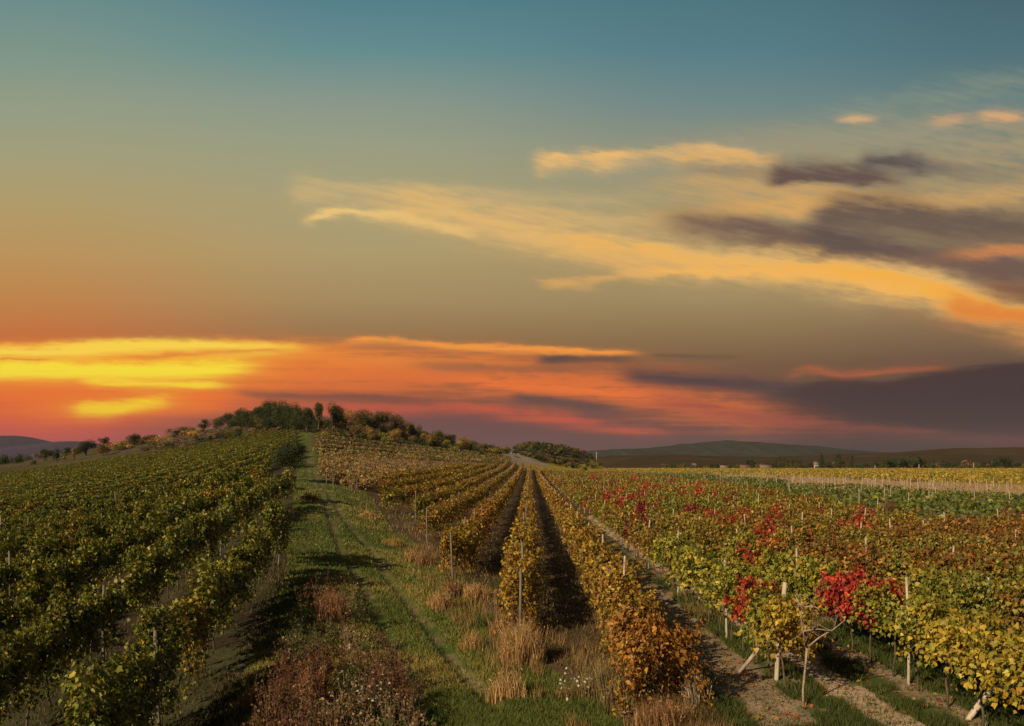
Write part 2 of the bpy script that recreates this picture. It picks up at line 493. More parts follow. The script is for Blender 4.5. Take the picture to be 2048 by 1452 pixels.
def gq(px, Y_):
    px = np.clip(px, GX[0], GX[-1]); l = np.log(np.clip(Y_, 8, 9000))
    a = (px - GX[0]) / (GX[1] - GX[0]); b = (l - GL[0]) / (GL[1] - GL[0])
    i = np.clip(a.astype(int), 0, len(GX) - 2); j = np.clip(b.astype(int), 0, len(GL) - 2)
    a = a - i; b = b - j
    return (GQ[j, i] * (1 - a) + GQ[j, i + 1] * a) * (1 - b) + (GQ[j + 1, i] * (1 - a) + GQ[j + 1, i + 1] * a) * b


def bump_hill(x, y, cx, cy, rx, ry, h):
    r = ((x - cx) / rx) ** 2 + ((y - cy) / ry) ** 2
    return h * np.exp(-r * r * .7)


# wheel ruts of the grass track, as photo x over photo y
RL = np.array([(862, 603), (897, 612), (920, 614), (955, 616), (980, 636), (1000, 648), (1050, 664), (1103, 681), (1147, 712), (1244, 762), (1312, 794), (1375, 819), (1450, 856), (1700, 990)], float)
RR = np.array([(862, 608), (880, 618), (900, 622), (930, 625), (957, 632), (995, 663), (1030, 682), (1067, 709), (1106, 748), (1144, 767), (1178, 794), (1212, 819), (1250, 853), (1297, 887), (1344, 925), (1406, 981), (1444, 1012), (1700, 1230)], float)


def zg(x, y):
    """Ground height."""
    x = np.asarray(x, float); y = np.asarray(y, float)
    Yc = np.maximum(y, 8.0)
    px = 1024 + F * x / Yc
    z = -gq(px, Yc) * Yc / F
    z = z + bump_hill(x, y, 28, 640, 30, 60, 13.5) + bump_hill(x, y, 2, 560, 24, 60, 4)
    z = z + (vnoise(x / 1.3, y / 1.3, 3, 3) - .5) * .12 + (vnoise(x / 9, y / 9, 4, 2) - .5) * .25
    py = HOR + F * (H - z) / Yc
    near = (y > 9) & (y < 120)
    for R_ in (RL, RR):
        d = (px - np.interp(py, R_[:, 0], R_[:, 1])) * Yc / F
        z = z - np.where(near, .07 * np.exp(-(d / .22) ** 2), 0)
    return z


_YY = np.exp(np.linspace(math.log(7), math.log(3000), 2500))


def unproj(px, py, zo=0.0):
    """Ground point seen at a photo pixel (zo: height of the seen point above ground)."""
    tx = (px - 1024) / F
    ray = H - (py - HOR) / F * _YY
    g = zg(tx * _YY, _YY) + zo
    k = np.argmax(g >= ray)
    if g[k] < ray[k]: k = len(_YY) - 1
    return float(tx * _YY[k]), float(_YY[k])


def proj(x, y, z):
    return 1024 + F * x / y, HOR + F * (H - z) / y


def inpoly(px, py, poly):
    r = np.zeros(np.shape(px), bool)
    n = len(poly)
    for i in range(n):
        (x1, y1), (x2, y2) = poly[i], poly[(i + 1) % n]
        if y1 == y2: continue
        c = ((y1 > py) != (y2 > py)) & (px < (x2 - x1) * (py - y1) / (y2 - y1) + x1)
        r ^= c
    return r


def ip(v, pts):
    pts = np.asarray(pts, float)
    return np.interp(v, pts[:, 0], pts[:, 1])


# field edges, fixed on the ground: photo x over photo y (left, right side of the grass strip) and y over x
EDGE_L = [(850, 594), (900, 596), (960, 592), (1010, 587), (1075, 574), (1130, 574), (1180, 560), (1250, 535), (1350, 490), (1452, 450), (1800, 320)]
EDGE_R = [(850, 626), (900, 640), (960, 712), (1000, 745), (1060, 785), (1085, 830), (1150, 900), (1250, 1000), (1330, 1085), (1452, 1260), (1700, 1600)]
TOP_L = [(-900, 995), (0, 957), (130, 939), (250, 922), (400, 898), (520, 869), (594, 867)]
LINE_Y = [(1100, 940), (1450, 949), (1700, 960), (2048, 976), (3000, 1015)]        # yellow field / tan strip
LINE_T = [(1100, 941), (1330, 946), (1450, 956), (1700, 976), (2048, 1001), (3000, 1060)]   # tan / green strip
LINE_G = [(1100, 941), (1250, 944), (1450, 963), (1700, 1003), (2048, 1052), (3000, 1200)]  # green strip / mixed rows
SPARSE = [(640, 915), (700, 912), (1000, 928), (1015, 932), (900, 942), (740, 985), (690, 975), (640, 950)]
TERR = [(622, 870), (640, 870), (800, 886), (1010, 918), (1030, 930), (700, 905), (630, 900)]


def ground_color(x, y, z):
    Yc = np.maximum(y, 8)
    px, py = proj(x, Yc, z)
    c = np.zeros((len(x), 3))
    N = lambda s, sd, o=3: vnoise(x / s, y / s, sd, o)[:, None]
    def A(*v): return np.array(v, float)
    soil = A(.062, .044, .028); dry = A(.17, .115, .055); green = A(.055, .085, .018); olive = A(.12, .12, .03)
    sand = A(.52, .375, .235); tan = A(.40, .30, .16); yellow = A(.34, .24, .035)
    c[:] = olive
    # vineyard floors; the soil colour is darkened to stand for shade between rows
    right = px > ip(py, EDGE_R)
    left = px < ip(py, EDGE_L)
    strip = ~right & ~left
    mr = soil * 1.3 * (1 - N(1.5, 11)) + dry * N(1.5, 11)
    c = np.where(right[:, None], mr, c)
    ml = soil * (.6 + .5 * N(.8, 12)) + green * .3 * (N(3, 13) > .5)
    c = np.where(left[:, None], ml, c)
    t = np.clip((N(1.6, 14) - .38) * 4, 0, 1)
    g = green * 1.25 * (1 - t) + olive * 1.15 * t
    t2 = np.clip((N(2.6, 15) - .62) * 6, 0, 1)
    g = g * (1 - t2) + dry * t2
    c = np.where(strip[:, None], g, c)
    # bare wheel ruts with breaks
    for R_, a in ((RL, .35), (RR, .6)):
        d = (px - ip(py, R_)) * Yc / F
        w = np.exp(-(d / (.17 + .0012 * Yc)) ** 2)[:, None] * a * np.clip((N(.9, 16) - .35) * 4, 0, 1) * (y < 200)[:, None]
        c = c * (1 - w) + A(.30, .21, .115) * w
    # worked soil and sand by the two near rows on the right
    nr = (y < 75) & (x > 3.2)
    def band(x0, x1, col, a, s=.25):
        nonlocal c
        e = x + (vnoise(x / .7, y / .7, 21, 3) - .5) * .7
        w = (1 / (1 + np.exp(-(e - x0) / s * 4))) * (1 / (1 + np.exp((e - x1) / s * 4)))
        w = (w * a * nr)[:, None]
        c = c * (1 - w) + col * w
    band(3.3, 30, green * 1.1, .9)
    band(4.0, 5.2, sand * .75, .95)
    band(5.95, 6.75, sand, 1.0, .12)
    band(5.5, 5.75, sand * .8, .6, .12)
    band(7.4, 7.95, sand * .8, .9)
    grass_near = ((y < 14.2) & (x > 1.0))[:, None]
    c = np.where(grass_near & (N(.5, 23) > .5), green * 1.5, c)
    # far fields on the plain
    far = (px > 1040) & (y > 60)
    ygr = A(.33, .22, .04)
    c = np.where((far & (py < ip(px, LINE_Y)))[:, None], yellow * (.6 + .8 * N(25, 24)), c)
    m = far & (py >= ip(px, LINE_Y)) & (py < ip(px, LINE_T))
    c = np.where(m[:, None], tan * (.75 + .4 * N(5, 25)), c)
    m = far & (py >= ip(px, LINE_T)) & (py < ip(px, LINE_G))
    c = np.where(m[:, None], A(.16, .16, .05) * (1 - N(6, 26)) + tan * .8 * N(6, 26), c)
    # beyond the plain
    m = (px > 1040) & (y > 760)
    c = np.where(m[:, None], A(.10, .10, .035), c)
    # sparse orange field and terraces on the slope, scrub above
    m = inpoly(px, py, SPARSE) & (y < 400)
    c = np.where(m[:, None], A(.26, .15, .07) * (.6 + .8 * N(4, 27)), c)
    m = inpoly(px, py, TERR) & (y < 420)
    c = np.where(m[:, None], A(.12, .085, .045) * (.7 + .6 * N(4, 28)), c)
    m = (y > 260) & (px < 1020) & (py < ip(px, [(0, 945), (250, 912), (400, 888), (594, 860), (640, 868), (800, 884), (1010, 915)]))
    c = np.where(m[:, None], A(.085, .07, .032) * (.6 + .7 * N(8, 29)), c)
    # pale rock on the flank of the small hill
    m = inpoly(px + 20 * (vnoise(x / 6, y / 6, 31, 3) - .5), py, [(985, 898), (1010, 900), (1060, 914), (1090, 926), (1100, 932), (1040, 932), (1010, 916)]) & (y > 300)
    c = np.where((m & (vnoise(x / 5, y / 12, 32, 3) > .42))[:, None], A(.33, .27, .21), c)
    m = (y > 430) & (px > 1010) & (px < 1180) & (py < 926) & (z > 2)
    c = np.where((m & ~(inpoly(px, py, [(985, 900), (1010, 900), (1060, 914), (1100, 932), (1010, 932)])))[:, None], A(.075, .06, .028), c)
    return np.clip(c, .01, .8)


tx_ = np.concatenate([np.linspace(-2.6, -.85, 30)[:-1], np.linspace(-.85, .85, 760), np.linspace(.85, 2.6, 30)[1:]])
yy_ = np.concatenate([np.exp(np.linspace(math.log(7), math.log(45), 460))[:-1], np.exp(np.linspace(math.log(45), math.log(900), 420))[:-1], np.exp(np.linspace(math.log(900), math.log(14000), 30))])
gx = tx_[None, :] * yy_[:, None]
gy = np.repeat(yy_[:, None], len(tx_), 1)
xb = tx_[None, :] * np.array([90., 40., 14.])[:, None]
yb = np.repeat(np.array([-120., -20., 2.])[:, None], len(tx_), 1)
gx = np.vstack([xb, gx]); gy = np.vstack([yb, gy])
fx, fy = gx.ravel(), gy.ravel()
fz = zg(fx, fy)
fz[:3 * len(tx_)] = np.tile(fz[3 * len(tx_):4 * len(tx_)], 3)
nr_, nc_ = gx.shape
idx = np.arange(nr_ * nc_).reshape(nr_, nc_)
quads = np.stack([idx[:-1, :-1], idx[:-1, 1:], idx[1:, 1:], idx[1:, :-1]], -1).reshape(-1, 4)
gc = ground_color(fx, fy, fz)
gme = new_mesh('ground', np.stack([fx, fy, fz], 1), [quads], M_GROUND, gc[quads].mean(1), True)
tag(link('ground', gme), kind='structure')


# ------------------------------------------------------------------ distant hills
def ridge(name, ypos, depth, pts, c1, c2, sc):
    """A real ridge: rises from the plain over `depth` metres to a crest whose outline follows pts (photo px)."""
    xs = np.linspace(pts[0][0], pts[-1][0], 260)
    top = ip(xs, pts)
    hh = (HOR - top) / F * ypos + H
    hh = np.maximum(hh, 0.5) + (vnoise(xs / 9, xs * 0, 41, 4) - .5) * ypos * .0022
    ts = np.linspace(-1, 1, 41)
    X_ = (xs[:, None] - 1024) / F * (ypos + 0 * ts[None, :])
    Y_ = ypos + depth * ts[None, :] + 0 * xs[:, None]
    prof = np.cos(ts * math.pi / 2) ** 1.2
    Z_ = hh[:, None] * prof[None, :] + (vnoise(X_ / (sc * .6), Y_ / sc, 42, 4) - .5) * hh[:, None] * .25 * np.sin((ts[None, :] + 1) * math.pi) ** 2 - 1.0
    ix = np.arange(Z_.size).reshape(Z_.shape)
    q = np.stack([ix[:-1, :-1], ix[1:, :-1], ix[1:, 1:], ix[:-1, 1:]], -1).reshape(-1, 4)
    n = vnoise(X_.ravel() / (sc * .25), Y_.ravel() / (sc * .25), 43, 4)[:, None]
    cc = np.array(c1) * (1 - n) + np.array(c2) * n
    me = new_mesh(name, np.stack([X_.ravel(), Y_.ravel(), Z_.ravel()], 1), [q], M_HILL, cc[q].mean(1), True)
    return tag(link(name, me), kind='structure')


def hill_builder():
    n = objnoise(.02, 6, .7)
    c = cmul(attr(), M('MULTIPLY_ADD', n, 1.2, .4))
    p = NT.nodes.new('ShaderNodeBsdfDiffuse')
    NT.links.new(c.k, p.inputs[0])
    return p.outputs[0]


M_HILL = mat('hill', hill_builder)
ridge('hill', 3200, 900, [(1020, 912), (1100, 907), (1180, 900), (1290, 896), (1380, 886), (1440, 881), (1490, 884), (1540, 888), (1620, 897), (1700, 904), (1800, 906), (1900, 912)], (.045, .050, .042), (.065, .068, .055), 500)
ridge('hill', 1900, 600, [(1090, 930), (1180, 912), (1300, 908), (1500, 914), (1600, 912), (1700, 907), (1800, 904), (1870, 898), (1950, 895), (2048, 896), (2250, 892), (2700, 915), (3200, 935)], (.045, .036, .018), (.085, .058, .026), 260)
ridge('mountain', 7000, 1500, [(-900, 930), (-200, 912), (-60, 902), (-20, 890), (0, 883), (20, 875), (38, 872), (60, 876), (80, 884), (96, 890), (115, 885), (140, 882), (165, 883), (230, 900), (330, 920), (500, 932)], (.050, .036, .075), (.06, .044, .085), 900)  # mountain: the purple of distant haze is put into its base colour


# ------------------------------------------------------------------ foliage
def unit(v): return v / np.maximum(np.linalg.norm(v, axis=-1, keepdims=True), 1e-9)


LEAF6 = np.array([(0, 0, 0), (.42, .02, .10), (.56, .46, .16), (.22, .62, .02), (0, 1.0, -.12), (-.22, .62, .02), (-.56, .46, .16), (-.42, .02, .10)])
LEAF6F = [(0, 1, 2, 3), (0, 3, 4, 5), (0, 5, 6, 7)]
QUADL = np.array([(0, 0, 0), (.5, .45, .1), (0, 1.0, -.1), (-.5, .45, .1)])


def leaves(P, Nn, T, size, lobed=True):
    """Verts and faces for leaves at P with normal Nn, tip direction T (made perpendicular)."""
    Nn = unit(Nn)
    T = unit(T - (T * Nn).sum(1)[:, None] * Nn)
    B = np.cross(T, Nn)
    sh = LEAF6 if lobed else QUADL
    V_ = P[:, None, :] + size[:, None, None] * (B[:, None, :] * sh[None, :, :1] + T[:, None, :] * (sh[None, :, 1:2] - .4) + Nn[:, None, :] * sh[None, :, 2:3])
    k = len(sh)
    base = (np.arange(len(P)) * k)[:, None, None]
    fl = np.array(LEAF6F if lobed else [(0, 1, 2, 3)])
    Fc = (base + fl[None]).reshape(-1, 4)
    return V_.reshape(-1, 3), Fc, len(fl)


def canopy(rg, n, L=1.25, top=1.85, bot=.85, W=.42, low=0.3, nsh=18):
    """Leaf places of one vine: shoots rising from the cordon, arching over and hanging."""
    bx = rg.uniform(-L * .56, L * .56, nsh)
    side = rg.choice([-1, 1], nsh)
    rise = (top - .95) * rg.uniform(.35, 1.12, nsh)
    out = side * rg.uniform(.1, 1.0, nsh) * W
    hang = rg.uniform(0, 1, nsh) < (.35 + low)
    s = rg.integers(0, nsh, n)
    t = rg.uniform(0.02, 1, n) ** .8
    z = .92 + rise[s] * np.where(hang[s], np.sin(t * math.pi * .9) * 1.05 - t * t * ((.92 - bot) / np.maximum(rise[s], .1) + .25), t)
    x = bx[s] + rg.normal(0, .09, n) + (t * rg.uniform(-.25, .25, nsh)[s])
    y = out[s] * (t ** .7) + rg.normal(0, .07, n)
    z = z + rg.normal(0, .06, n)
    P = np.stack([x, y, np.maximum(z, .12)], 1)
    Nn = np.stack([rg.normal(0, .5, n), np.sign(y) * .75 + rg.normal(0, .45, n), .45 + rg.normal(0, .4, n)], 1)
    T = np.stack([rg.normal(0, .5, n), np.sign(y) * .35 + rg.normal(0, .3, n), -.8 + rg.normal(0, .4, n)], 1)
    return P, Nn, T


def hedge(rg, n, L=1.25, top=1.65, bot=.5, W=.24):
    """Leaf places of a vine in a clipped far row: an even wall of leaves with a rounded crest."""
    a = rg.uniform(-.25, 1.25, n) * math.pi
    ca, sa = np.cos(a), np.sin(a)
    mid, hh = (top + bot) / 2, (top - bot) / 2
    y = np.sign(ca) * np.abs(ca) ** .6 * W
    z = mid + np.sign(sa) * np.abs(sa) ** .6 * hh + rg.normal(0, .035, n)
    x = rg.uniform(-L * .52, L * .52, n)
    P = np.stack([x, y + rg.normal(0, .03, n), z], 1)
    Nn = np.stack([rg.normal(0, .3, n), ca * 1.1, sa + .05], 1) + rg.normal(0, .45, (n, 3))
    T = np.stack([rg.normal(0, .8, n), rg.normal(0, .3, n), -.5 + rg.normal(0, .5, n)], 1)
    return P, Nn, T


PAL = {
    'green':  [(.125, .155, .022), (.185, .205, .028), (.28, .265, .036), (.40, .31, .045)],
    'deep':   [(.080, .110, .018), (.125, .155, .024), (.19, .205, .030), (.31, .25, .038)],
    'olive':  [(.13, .125, .022), (.20, .175, .028), (.28, .23, .034), (.36, .25, .035)],
    'lime':   [(.13, .155, .022), (.23, .235, .028), (.36, .32, .035), (.46, .35, .04)],
    'yellow': [(.28, .23, .03), (.44, .32, .035), (.56, .38, .045), (.40, .22, .03)],
    'gold':   [(.24, .15, .026), (.40, .22, .030), (.52, .29, .035), (.32, .12, .022)],
    'orange': [(.24, .10, .025), (.40, .17, .028), (.50, .23, .03), (.22, .07, .02)],
    'rust':   [(.15, .085, .022), (.24, .11, .024), (.32, .13, .028), (.16, .13, .025)],
    'red':    [(.38, .028, .020), (.52, .055, .030), (.58, .11, .035), (.24, .018, .018)],
    'crimson': [(.13, .010, .022), (.20, .014, .028), (.26, .02, .028), (.09, .012, .02)],
}
PAL = {k: np.array(v) for k, v in PAL.items()}


def leafcolors(rg, n, mix):
    """mix: list of (palette name, weight)."""
    names = [m[0] for m in mix]
    w = np.array([m[1] for m in mix], float); w /= w.sum()
    a = rg.choice(len(names), n, p=w)
    b = rg.choice(4, n, p=[.3, .36, .24, .10])
    c = np.array([PAL[m] for m in names])[a, b]
    return c * rg.uniform(.65, 1.3, (n, 1))


class Pile:
    """Collects leaf geometry for one mesh."""
    def __init__(s): s.V, s.F, s.C, s.n = [], [], [], 0
    def add(s, V_, F_, C_):
        s.V.append(V_); s.F.append(F_ + s.n); s.C.append(C_); s.n += len(V_)
    def mesh(s, name, m):
        byk = {}
        for f, c in zip(s.F, s.C): byk.setdefault(f.shape[1], []).append((f, c))
        fl = [np.concatenate([f for f, _ in v]) for v in byk.values()]
        cl = np.concatenate([np.concatenate([c for _, c in v]) for v in byk.values()])
        return new_mesh(name, np.concatenate(s.V), fl, m, cl)


def add_leaves(pile, P, Nn, T, size, C_, lobed):
    V_, F_, k = leaves(P, Nn, T, size, lobed)
    pile.add(V_, F_, np.repeat(C_, k, 0))


def tube(pile, pts, rad, col, seg=6):
    pts = np.asarray(pts, float); n = len(pts)
    rad = np.broadcast_to(rad, n)
    d = unit(np.gradient(pts, axis=0))
    ref = np.where(np.abs(d[:, 2:3]) > .9, np.array([[1., 0, 0]]), np.array([[0, 0, 1.]]))
    a = unit(np.cross(d, ref)); b = np.cross(d, a)
    th = np.arange(seg) * 2 * math.pi / seg
    V_ = pts[:, None] + rad[:, None, None] * (a[:, None] * np.cos(th)[None, :, None] + b[:, None] * np.sin(th)[None, :, None])
    ix = np.arange(n * seg).reshape(n, seg)
    q = np.stack([ix[:-1], np.roll(ix[:-1], -1, 1), np.roll(ix[1:], -1, 1), ix[1:]], -1).reshape(-1, 4)
    V_ = V_.reshape(-1, 3)
    caps = np.array([ix[0][::-1], ix[-1]])
    pile.add(V_, q, np.tile(col, (len(q), 1)))
    pile.add(np.zeros((0, 3)), caps - pile.n, np.tile(col, (2, 1)))


RED = [(1115, 970, 8), (1182, 1012, 9), (1222, 997, 9), (1247, 985, 10), (1242, 1057, 13), (1252, 1010, 12), (1282, 1000, 13),
       (1275, 1075, 15), (1295, 975, 12), (1317, 980, 10), (1187, 957, 10), (1367, 990, 12), (1402, 992, 13), (1400, 977, 10), (1435, 999, 12),
       (1425, 1040, 14), (1473, 1052, 17), (1503, 1033, 14), (1564, 1024, 15), (1549, 1071, 24), (1520, 1113, 26), (1517, 1150, 22),
       (1513, 1215, 30), (1606, 1002, 14), (1707, 1052, 18), (1732, 1046, 20), (1647, 1033, 10), (1716, 1192, 36), (1735, 1215, 26), (1345, 965, 9), (1270, 960, 8)]
CRIM = [(1295, 1027, 15), (1232, 970, 8), (1385, 1027, 17), (1466, 1007, 12), (1278, 1060, 11)]


def hit(px, py, spots):
    for (a, b, r) in spots:
        k = .66 if r < 20 else .95
        if ((px - a) / (r * k)) ** 2 + ((py - b) / (r * 1.25 * k)) ** 2 < 1: return True
    return False


def right_mix(x, y, px, py, row):
    """Colour mix of a vine right of the track (px, py: where its middle shows)."""
    a = float(vnoise(x / 5.5, y / 9.0, 51, 2)); b = float(vnoise(x / 3.0, y / 5.0, 52, 2)); c = float(vnoise(x / 16, y / 30, 53, 2))
    if row >= 2:
        if hit(px, py, CRIM): return 'crimson', [('crimson', .75), ('red', .1), ('rust', .15)]
        if hit(px, py, RED): return 'red', [('red', .8 if y < 26 else .55), ('orange', .08), ('crimson', .1), ('rust', .02 if y < 26 else .27)]
    if row <= 1:
        if row == 1 and y < 18.5: return 'deep orange', [('orange', .6), ('gold', .3), ('rust', .1)]
        if row >= -1:
            if a < .42: return 'orange', [('orange', .45), ('gold', .3), ('rust', .25)]
            return 'gold', [('gold', .5), ('yellow', .15), ('rust', .2), ('olive', .15)]
        if y < 70 and row < -2: return 'olive', [('olive', .5), ('green', .3), ('gold', .2)]
        if b < .5: return 'golden brown', [('gold', .4), ('olive', .35), ('rust', .25)]
        return 'olive gold', [('olive', .45), ('gold', .35), ('orange', .2)]
    if row <= 3 and y < 32:
        if row == 2 and y < 17.5: return 'yellow', [('yellow', .75), ('gold', .25)]
        if row == 3 and y < 16: return 'yellow', [('yellow', .8), ('lime', .2)]
        return 'yellow green', [('lime', .7), ('yellow', .2), ('olive', .1)]
    if c > .6 and b > .5: return 'green', [('olive', .5), ('green', .3), ('lime', .2)]
    if a < .38: return 'rust', [('rust', .5), ('olive', .22), ('orange', .28)]
    if a < .58: return 'golden olive', [('olive', .5), ('gold', .25), ('rust', .15), ('lime', .1)]
    if b > .5: return 'yellow green', [('lime', .6), ('yellow', .25), ('rust', .15)]
    return 'russet', [('rust', .4), ('lime', .15), ('olive', .2), ('gold', .25)]


def left_mix(x, y):
    a = float(vnoise(x / 5, y / 5, 61, 2)); b = float(vnoise(x / 2, y / 2.5, 62, 2))
    if b > .74: return 'amber green', [('green', .4), ('gold', .35), ('orange', .1), ('olive', .15)]
    if a < .38: return 'dark green', [('deep', .5), ('green', .3), ('olive', .2)]
    return 'green', [('green', .5), ('deep', .08), ('olive', .42)]


# ---- list every vine in the fields
vines = []      # dict: x, y, z, ang, row, block, i (place in its row), mix
RIGHT_DIR = (1060 - 1024) / F
ROWN = {-8: 185, -7: 165, -6: 145, -5: 125, -4: 105, -3: 62, -2: 47, -1: 33, 0: 22.5, 1: 15.6, 2: 16.6, 3: 13.2}
for row in range(-9, 60):
    x0 = -.26 + 2.55 * row
    y = ROWN.get(row, 12.6)
    if row < -3: y = 40
    i = 0
    while y < 320:
        x = x0 + RIGHT_DIR * y
        z = float(zg(x, y))
        px, py = proj(x, y, z)
        ok = px < 2180 and px > 560 and py > 931 - 30 * (row < 0)
        if row >= 2 and y > 45 and py < HOR + (ip(px, LINE_G) - HOR) * 1.7: ok = False
        if row < -3:
            if px < ip(py, EDGE_R) + 18 or y > 300 or inpoly(px, py, SPARSE) or py < 930: ok = False
        if y > 230 and row > 3: ok = ok and (y < 320)
        if ok:
            vines.append(dict(x=x, y=y, z=z, row=row, block='R', i=i, px=px, py=py)); i += 1
        y += 1.2
LDX = -.132
for row in range(0, 80):
    y = 10.0; i = 0
    while y < 330:
        x = -6.45 - 2.95 * row + LDX * (y - 17)
        if x / y > -.72:
            z = float(zg(x, y))
            px, py = proj(x, y, z)
            if PRNG.random() > .04 and px > -120 and px < ip(py, EDGE_L) - 4 and py > ip(px, TOP_L) and py < 1700 and not (536 < px < 602 and 938 < py < 992):
                vines.append(dict(x=x, y=y, z=z, row=row, block='L', i=i, px=px, py=py)); i += 1
        y += 1.2
for v in vines:
    v['d'] = math.hypot(v['x'], v['y'])
    pm, qm = proj(v['x'], v['y'], v['z'] + 1.35)
    v['qm'] = qm
    if v['block'] == 'R': v['name'], v['mix'] = right_mix(v['x'], v['y'], pm, qm, v['row'])
    else: v['name'], v['mix'] = left_mix(v['x'], v['y'])
    v['vis'] = -40 < pm < 2090 and qm < 1500
order = sorted([v for v in vines if v['vis']], key=lambda v: v['d'] * (1.0 if v['block'] == 'R' else 1.02))
single = set(id(v) for v in order[:300])

ORD = ['', 'first', 'second', 'third', 'fourth', 'fifth', 'sixth', 'seventh', 'eighth', 'ninth', 'tenth', 'eleventh', 'twelfth', 'thirteenth', 'fourteenth', 'fifteenth',
       'sixteenth', 'seventeenth', 'eighteenth', 'nineteenth', 'twentieth']


def ordn(k):
    if k <= 20: return ORD[k]
    t = {2: 'twenty', 3: 'thirty', 4: 'forty', 5: 'fifty', 6: 'sixty', 7: 'seventy', 8: 'eighty'}[k // 10]
    return t + '-' + ORD[k % 10] if k % 10 else t[:-1] + 'ieth'


def rowname(block, row):
    if block == 'L': return f"{ordn(row + 1)} vineyard row left of the track"
    if row == 0: return "gold central row straight ahead"
    return f"{ordn(abs(row))} row {'right' if row > 0 else 'left'} of the gold central row"


def vine_geom(v, n, size, lobed, lowcut=False):
    rg = np.random.default_rng(int(abs(v['x'] * 7919 + v['y'] * 104729)) % (2 ** 31))
    if v['block'] == 'L':
        if v['d'] > rg.uniform(55, 90): k = dict(top=rg.uniform(1.6, 1.8), bot=.45, W=rg.uniform(.30, .40))
        else: k = dict(top=rg.uniform(1.6, 2.35), bot=rg.uniform(.2, .6), W=rg.uniform(.24, .40), low=.32, nsh=14)
    elif v['row'] == 1 and v['i'] < 4:
        k = dict(top=rg.uniform(1.2, 1.7) + .12 * v['i'], bot=.08, W=rg.uniform(.7, .95), low=.6, nsh=26)
    elif v['row'] <= 1:
        k = dict(top=rg.uniform(1.6, 2.0), bot=rg.uniform(.1, .45), W=rg.uniform(.45, .68), low=.5, nsh=20)
    else:
        k = dict(top=rg.uniform(1.7, 2.0), bot=rg.uniform(.65, .95), W=rg.uniform(.6, .85), low=.4, nsh=24)
    P, Nn, T = (canopy if 'nsh' in k else hedge)(rg, n, **k)
    C_ = leafcolors(rg, n, v['mix'])
    sz = size * rg.uniform(.5, 1.4, n)
    ang = math.atan2(1, RIGHT_DIR if v['block'] == 'R' else LDX)
    c, s = math.cos(ang), math.sin(ang)
    R_ = np.array([[c, s, 0], [-s, c, 0], [0, 0, 1]])
    return P @ R_, Nn @ R_, T @ R_, sz, C_, rg, ang


def lod(d):
    if d < 24: return 1500, .078, True
    if d < 38: return 950, .094, True
    if d < 60: return 520, .118, False
    if d < 95: return 260, .16, False
    if d < 160: return 125, .20, False
    return 70, .26, False


STUFF = {'L': Pile(), 'C': Pile(), 'R': Pile()}
for v in vines:
    n, sz, lb = lod(v['d'])
    if v['block'] == 'L': n = int(n * 1.3)
    if id(v) in single:
        P, Nn, T, s_, C_, rg, ang = vine_geom(v, n, sz, lb)
        root = empty('grapevine', (v['x'], v['y'], v['z']), f"{v['name']} leaved grapevine, {ordn(v['i'] + 1)} from near end, {rowname(v['block'], v['row'])}", 'grapevine',
                     f"grapevines in the {rowname(v['block'], v['row'])}")
        pl = Pile(); add_leaves(pl, P, Nn, T, s_, C_, lb)
        link('foliage', pl.mesh('vine_foliage', M_LEAF), root)
        tp = Pile()
        z = np.linspace(-.1, .95, 7)
        tube(tp, np.stack([rg.normal(0, .02, 7).cumsum(), rg.normal(0, .02, 7).cumsum(), z], 1), np.linspace(.024, .015, 7), (.2, .15, .1), 6)
        c, s = math.cos(ang), math.sin(ang)
        for q in (-1, 1):
            t = np.linspace(0, .55, 5) * q
            tube(tp, np.stack([t * c + rg.normal(0, .01, 5), t * s + rg.normal(0, .01, 5), .93 + rg.normal(0, .015, 5)], 1), np.linspace(.02, .012, 5), (.2, .15, .1), 5)
        link('trunk', tp.mesh('vine_trunk', M_BARK), root)
    else:
        P, Nn, T, s_, C_, rg, ang = vine_geom(v, n, sz, lb)
        P = P + np.array([v['x'], v['y'], v['z']])
        add_leaves(STUFF['L' if v['block'] == 'L' else ('C' if v['row'] <= 1 else 'R')], P, Nn, T, s_, C_, lb)
for k, nm, lab in (('L', 'hillside_vineyard', 'green vineyard covering the slope left of the track'),
                   ('C', 'orange_vineyard', 'orange and olive vine rows running ahead beside the track'),
                   ('R', 'red_speckled_vineyard', 'yellow green vineyard speckled with red, spreading right')):
    tag(link(nm, STUFF[k].mesh(nm, M_LEAF)), lab, 'vineyard', kind='stuff')
print('vines', len(vines), 'leaf faces', sum(sum(len(f) for f in p.F) for p in STUFF.values()))

# ------------------------------------------------------------------ posts
def post_mesh(name, h, r, m, lean=(0, 0), bend=0.0, seg=7):
    z = np.array([-.25, 0, h * .35, h * .7, h])
    t = np.maximum(z, 0) / h
    pl = Pile()
    tube(pl, np.stack([lean[0] * t + bend * np.sin(t * math.pi), lean[1] * t, z], 1), np.array([1.05, 1.0, .97, .95, .9]) * r, (1, 1, 1), seg)
    return pl.mesh(name, m)


